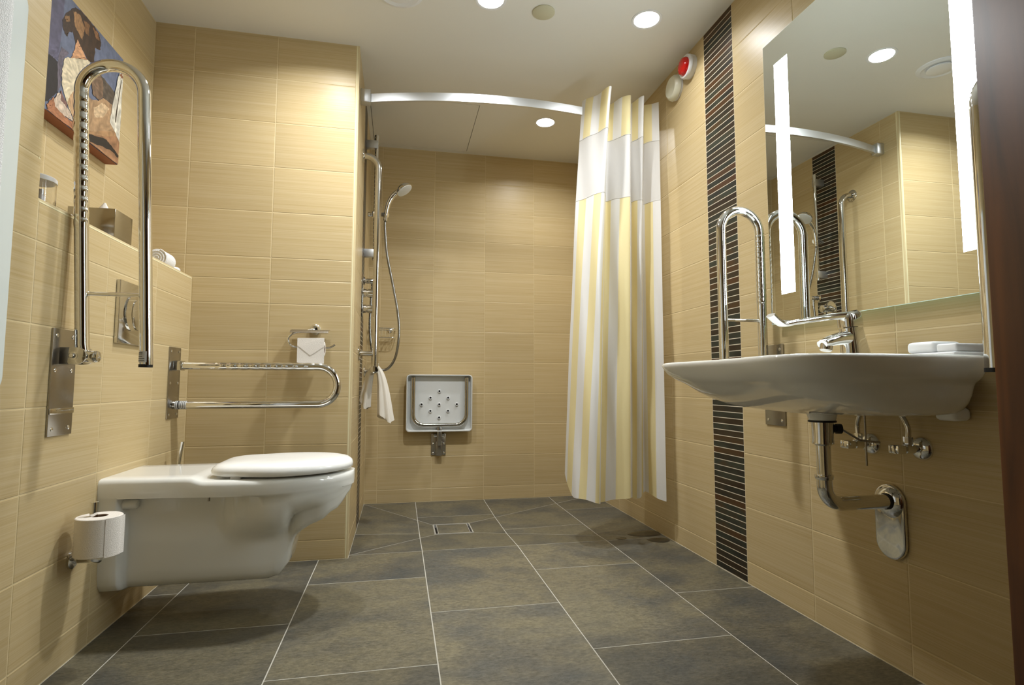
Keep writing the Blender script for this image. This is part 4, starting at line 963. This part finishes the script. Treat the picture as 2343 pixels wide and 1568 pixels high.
bas += [bring(0.964, 0.322, 4.4, 0.8025, dish=D_), bring(0.952, 0.334, 4.4, 0.8040, dish=D_), bring(0.946, 0.340, 4.4, 0.8020, dish=D_), bring(0.9435, 0.342, 4.4, 0.797, dish=D_), bring(0.947, 0.341, 4.3, 0.788, dish=D_), bring(0.958, 0.336, 4.2, 0.772, dish=D_), bring(0.974, 0.330, 4.1, 0.760, dish=D_*.9), bring(0.986, 0.322, 4.0, 0.752, dish=D_*.8), bring(0.996, 0.312, 4.0, 0.7465, dish=D_*.8),
        bring(1.010, 0.307, 3.9, 0.738, dish=D_*.8), bring(1.038, 0.302, 3.7, 0.719, dish=D_*.8), bring(1.076, 0.292, 3.5, 0.701, dish=D_*.7), bring(1.113, 0.276, 3.4, 0.687, dish=D_*.6), bring(1.155, 0.252, 3.2, 0.677, dish=D_*.4), bring(1.195, 0.21, 3, 0.671, dish=D_*.2)]
RCY = BCY
bas += [brim(0.070, 0.12, 2, 1.277, z=0.6685), brim(0.036, 0.036, 2, 1.277, z=0.667), brim(0.031, 0.031, 2, 1.277, z=0.650), brim(0.02, 0.02, 2, 1.277, z=0.650)]
obj('bowl', MB().loft(bas, True), PORC, t, ang=60)
obj('back_lug', MB().box(XR-0.05, XR-0.001, BCY-0.215, BCY-0.160, 0.658, 0.69), PORC, t, bevel=0.012, seg=3)
# drain pipe
t = thing('drain_pipe', 'chrome waste pipe with elbow and long wall plate under the washbasin', 'pipe', (1.28, BCY, 0.3))
dx = 1.277
obj('gasket', MB().tube([(dx, BCY, 0.645), (dx, BCY, 0.6495)], 0.033, 28), BLACK, t)
vb = obj('waste_body', MB().lathe((dx, BCY, 0.646), (0, 0, -1), [(0, 0.026), (0.004, 0.026), (0.045, 0.025), (0.05, 0.026), (0.056, 0.026), (0.058, 0.022), (0.059, 0)], 32), STEEL, t)
obj('side_port', MB().lathe((dx+0.02, BCY-0.004, 0.628), (0.95, -0.3, 0), [(0, 0.010), (0.012, 0.010), (0.013, 0.013), (0.026, 0.013), (0.028, 0.008), (0.029, 0)], 16), BLACK, vb)
obj('pop_up_rod', MB().tube([(dx+0.045, BCY-0.01, 0.628), (1.36, BCY-0.03, 0.60), (1.41, BCY-0.04, 0.594)], 0.003, 10), BRUSH, vb)
obj('lift_rod', MB().tube([(1.375, BCY-0.033, 0.690), (1.375, BCY-0.033, 0.535)], 0.0025, 10), BRUSH, vb)
obj('upright_pipe', MB().tube([(dx, BCY, 0.600), (dx, BCY, 0.49)], 0.0170, 24), CHROME, t)
for zz in (0.599, 0.512): obj('nut', MB().lathe((dx, BCY, zz), (0, 0, -1), [(0, 0.018), (0.001, 0.022), (0.006, 0.0225), (0.012, 0.021), (0.014, 0.018)], 28), CHROME, t)
obj('elbow_pipe', MB().tube(fillet([(dx, BCY, 0.505), (dx, BCY, 0.436), (XR-0.006, BCY, 0.436)], 0.045, 12), 0.0185, 24), CHROME, t)
obj('wall_seal', MB().tube([(XR-0.034, BCY, 0.436), (XR-0.026, BCY, 0.436)], 0.021, 24), BLACK, t)
es = []; rr = 0.046; zc0, zc1 = 0.432, 0.328
def capsule(r, x): return [(x, BCY+0.012+r*math.cos(PI*a/14), zc0+r*math.sin(PI*a/14)) for a in range(15)]+[(x, BCY+0.012+r*math.cos(PI+PI*a/14), zc1+r*math.sin(PI+PI*a/14)) for a in range(15)]
obj('wall_plate', MB().loft([capsule(rr, XR), capsule(rr, XR-0.014)], True), CHROME, t, bevel=0.006, seg=4, ang=30)
obj('plate_dome', MB().lathe((XR-0.014, BCY+0.006, 0.432), (-1, 0, 0), [(0, 0.040), (0.006, 0.036), (0.014, 0.026), (0.015, 0)], 28), CHROME, t)
# valves and hoses
for vy, hz, lab in ((-1.180, 0.578, 'chrome angle valve with braided hose nearer the drain pipe'), (-1.334, 0.582, 'chrome angle valve with braided hose nearer the wooden door')):
    t = thing('angle_valve', lab, 'valve', (XR, vy, hz), 'angle valves under the washbasin')
    obj('rosette', MB().lathe((XR, vy, hz), (-1, 0, 0), [(0, 0.030), (0.006, 0.029), (0.014, 0.020), (0.016, 0.010), (0.017, 0)], 28), CHROME, t)
    obj('body', MB().lathe((XR-0.012, vy, hz), (-1, 0, 0), [(0, 0.009), (0.016, 0.009), (0.018, 0.012), (0.042, 0.012), (0.044, 0.008), (0.052, 0.007)], 20), CHROME, t)
    obj('handle', MB().box(XR-0.088, XR-0.062, vy-0.0145, vy+0.0145, hz-0.011, hz+0.011), CHROME, t, bevel=0.003)
    obj('outlet_nut', MB().tube([(XR-0.042, vy, hz+0.008), (XR-0.042, vy, hz+0.030)], 0.0105, 8), CHROME, t)
    dirn = 1 if vy < BCY else -1
    obj('hose', MB().tube(catmull([(XR-0.042, vy, hz+0.026), (XR-0.042, vy, hz+0.055), (XR-0.048, vy+dirn*0.018, hz+0.088), (XR-0.075, vy+dirn*0.05, hz+0.108), (1.40, BCY+0.01*(-dirn), 0.70)], 8), 0.0062, 12), STEEL, t)

# ------------------------------------------------------------------ tap
FXx = 1.388
t = thing('basin_tap', 'chrome basin mixer tap with long medical lever', 'tap', (FXx, BCY, 0.803))
def xz_loft(path, ww, hh, n=16, p=3.0):
    """superellipse section swept along points in the xz plane"""
    P = [Vector(q) for q in path]; R = []
    for i, q in enumerate(P):
        T = (P[min(i+1, len(P)-1)]-P[max(i-1, 0)]).normalized(); N_ = Vector((0, 1, 0)).cross(T).normalized()
        w_, h_ = ww[i], hh[i]
        R.append([q+Vector((0, 1, 0))*(w_*math.copysign(abs(math.cos(2*PI*k/n))**(2/p), math.cos(2*PI*k/n)))+N_*(h_*math.copysign(abs(math.sin(2*PI*k/n))**(2/p), math.sin(2*PI*k/n))) for k in range(n)])
    return MB().loft(R, True)
obj('body', xz_loft([(FXx, BCY, 0.8025), (FXx, BCY, 0.806), (FXx-0.002, BCY, 0.83), (FXx-0.007, BCY, 0.86), (FXx-0.011, BCY, 0.885), (FXx-0.012, BCY, 0.893)], [0.029, 0.030, 0.028, 0.026, 0.025, 0.0245], [0.040, 0.041, 0.036, 0.031, 0.0285, 0.027], 28, 2.4), CHROME, t, ang=50)
obj('spout', xz_loft(catmull([(FXx-0.004, BCY, 0.864), (FXx-0.035, BCY, 0.865), (FXx-0.065, BCY, 0.859), (FXx-0.088, BCY, 0.852), (FXx-0.102, BCY, 0.848)], 5), [0.0235-0.0003*k for k in range(21)], [0.021-0.0006*k for k in range(21)], 24, 2.8), CHROME, t, ang=60)
obj('aerator', MB().lathe((FXx-0.088, BCY, 0.848), (-0.22, 0, -1), [(0, 0.0155), (0.016, 0.015), (0.019, 0.012), (0.0185, 0.0)], 24), STEEL, t)
obj('neck', MB().lathe((FXx-0.012, BCY, 0.890), (-0.1, 0, 1), [(0, 0.018), (0.004, 0.018), (0.005, 0.016), (0.010, 0.016)], 24), BRUSH, t)
obj('lever_cap', xz_loft([(FXx-0.0125, BCY, 0.895), (FXx-0.014, BCY, 0.912), (FXx-0.016, BCY, 0.928), (FXx-0.018, BCY, 0.934)], [0.0255, 0.026, 0.0245, 0.020], [0.029, 0.029, 0.027, 0.021], 28, 2.6), CHROME, t, ang=50)
lv = catmull([(FXx-0.012, BCY, 0.926), (FXx-0.06, BCY, 0.922), (FXx-0.12, BCY, 0.913), (FXx-0.18, BCY, 0.903), (FXx-0.213, BCY, 0.897), (FXx-0.232, BCY, 0.904), (FXx-0.252, BCY, 0.920)], 6)
nl = len(lv)
obj('lever', xz_loft(lv, [0.016-0.003*math.sin(PI*i/nl) for i in range(nl)], [0.0115-0.005*min(1, i/nl*2) for i in range(nl)], 20, 3), CHROME, t, ang=60)
# folded towels / soap dish on the basin
o = MB()
def slab(x0, x1, y0, y1, z0, z1, b=0.004):
    return MB().box(x0, x1, y0, y1, z0, z1)
t = thing('soap_tray', 'white oblong tray of wrapped guest soaps on the washbasin rim', 'tray', (1.37, -1.50, 0.803))
obj('tray', slab(1.335, 1.43, -1.560, -1.435, 0.803, 0.812), PLASTW, t, bevel=0.004, seg=3)
obj('soap', slab(1.345, 1.42, -1.508, -1.438, 0.8125, 0.838), PLASTW, t, bevel=0.009, seg=3)
obj('soap', slab(1.345, 1.42, -1.556, -1.511, 0.8125, 0.830), PLASTW, t, bevel=0.004, seg=3)

# ------------------------------------------------------------------ wooden door, standing open
t = thing('wooden_door', 'dark walnut door standing open at the right edge', 'door', (1.15, -2.25, 0.005))
obj('leaf', MB().box(1.120, 1.162, YF+0.02, -1.800, 0.008, 2.05), WOOD, t, bevel=0.002)
for zz in (0.25, 1.05, 1.85): obj('hinge', MB().tube([(1.168, YF+0.016, zz-0.05), (1.168, YF+0.016, zz+0.05)], 0.008, 14), BRUSH, t)
for o in list(bpy.data.objects):
    if '_w' in o: del o['_w']
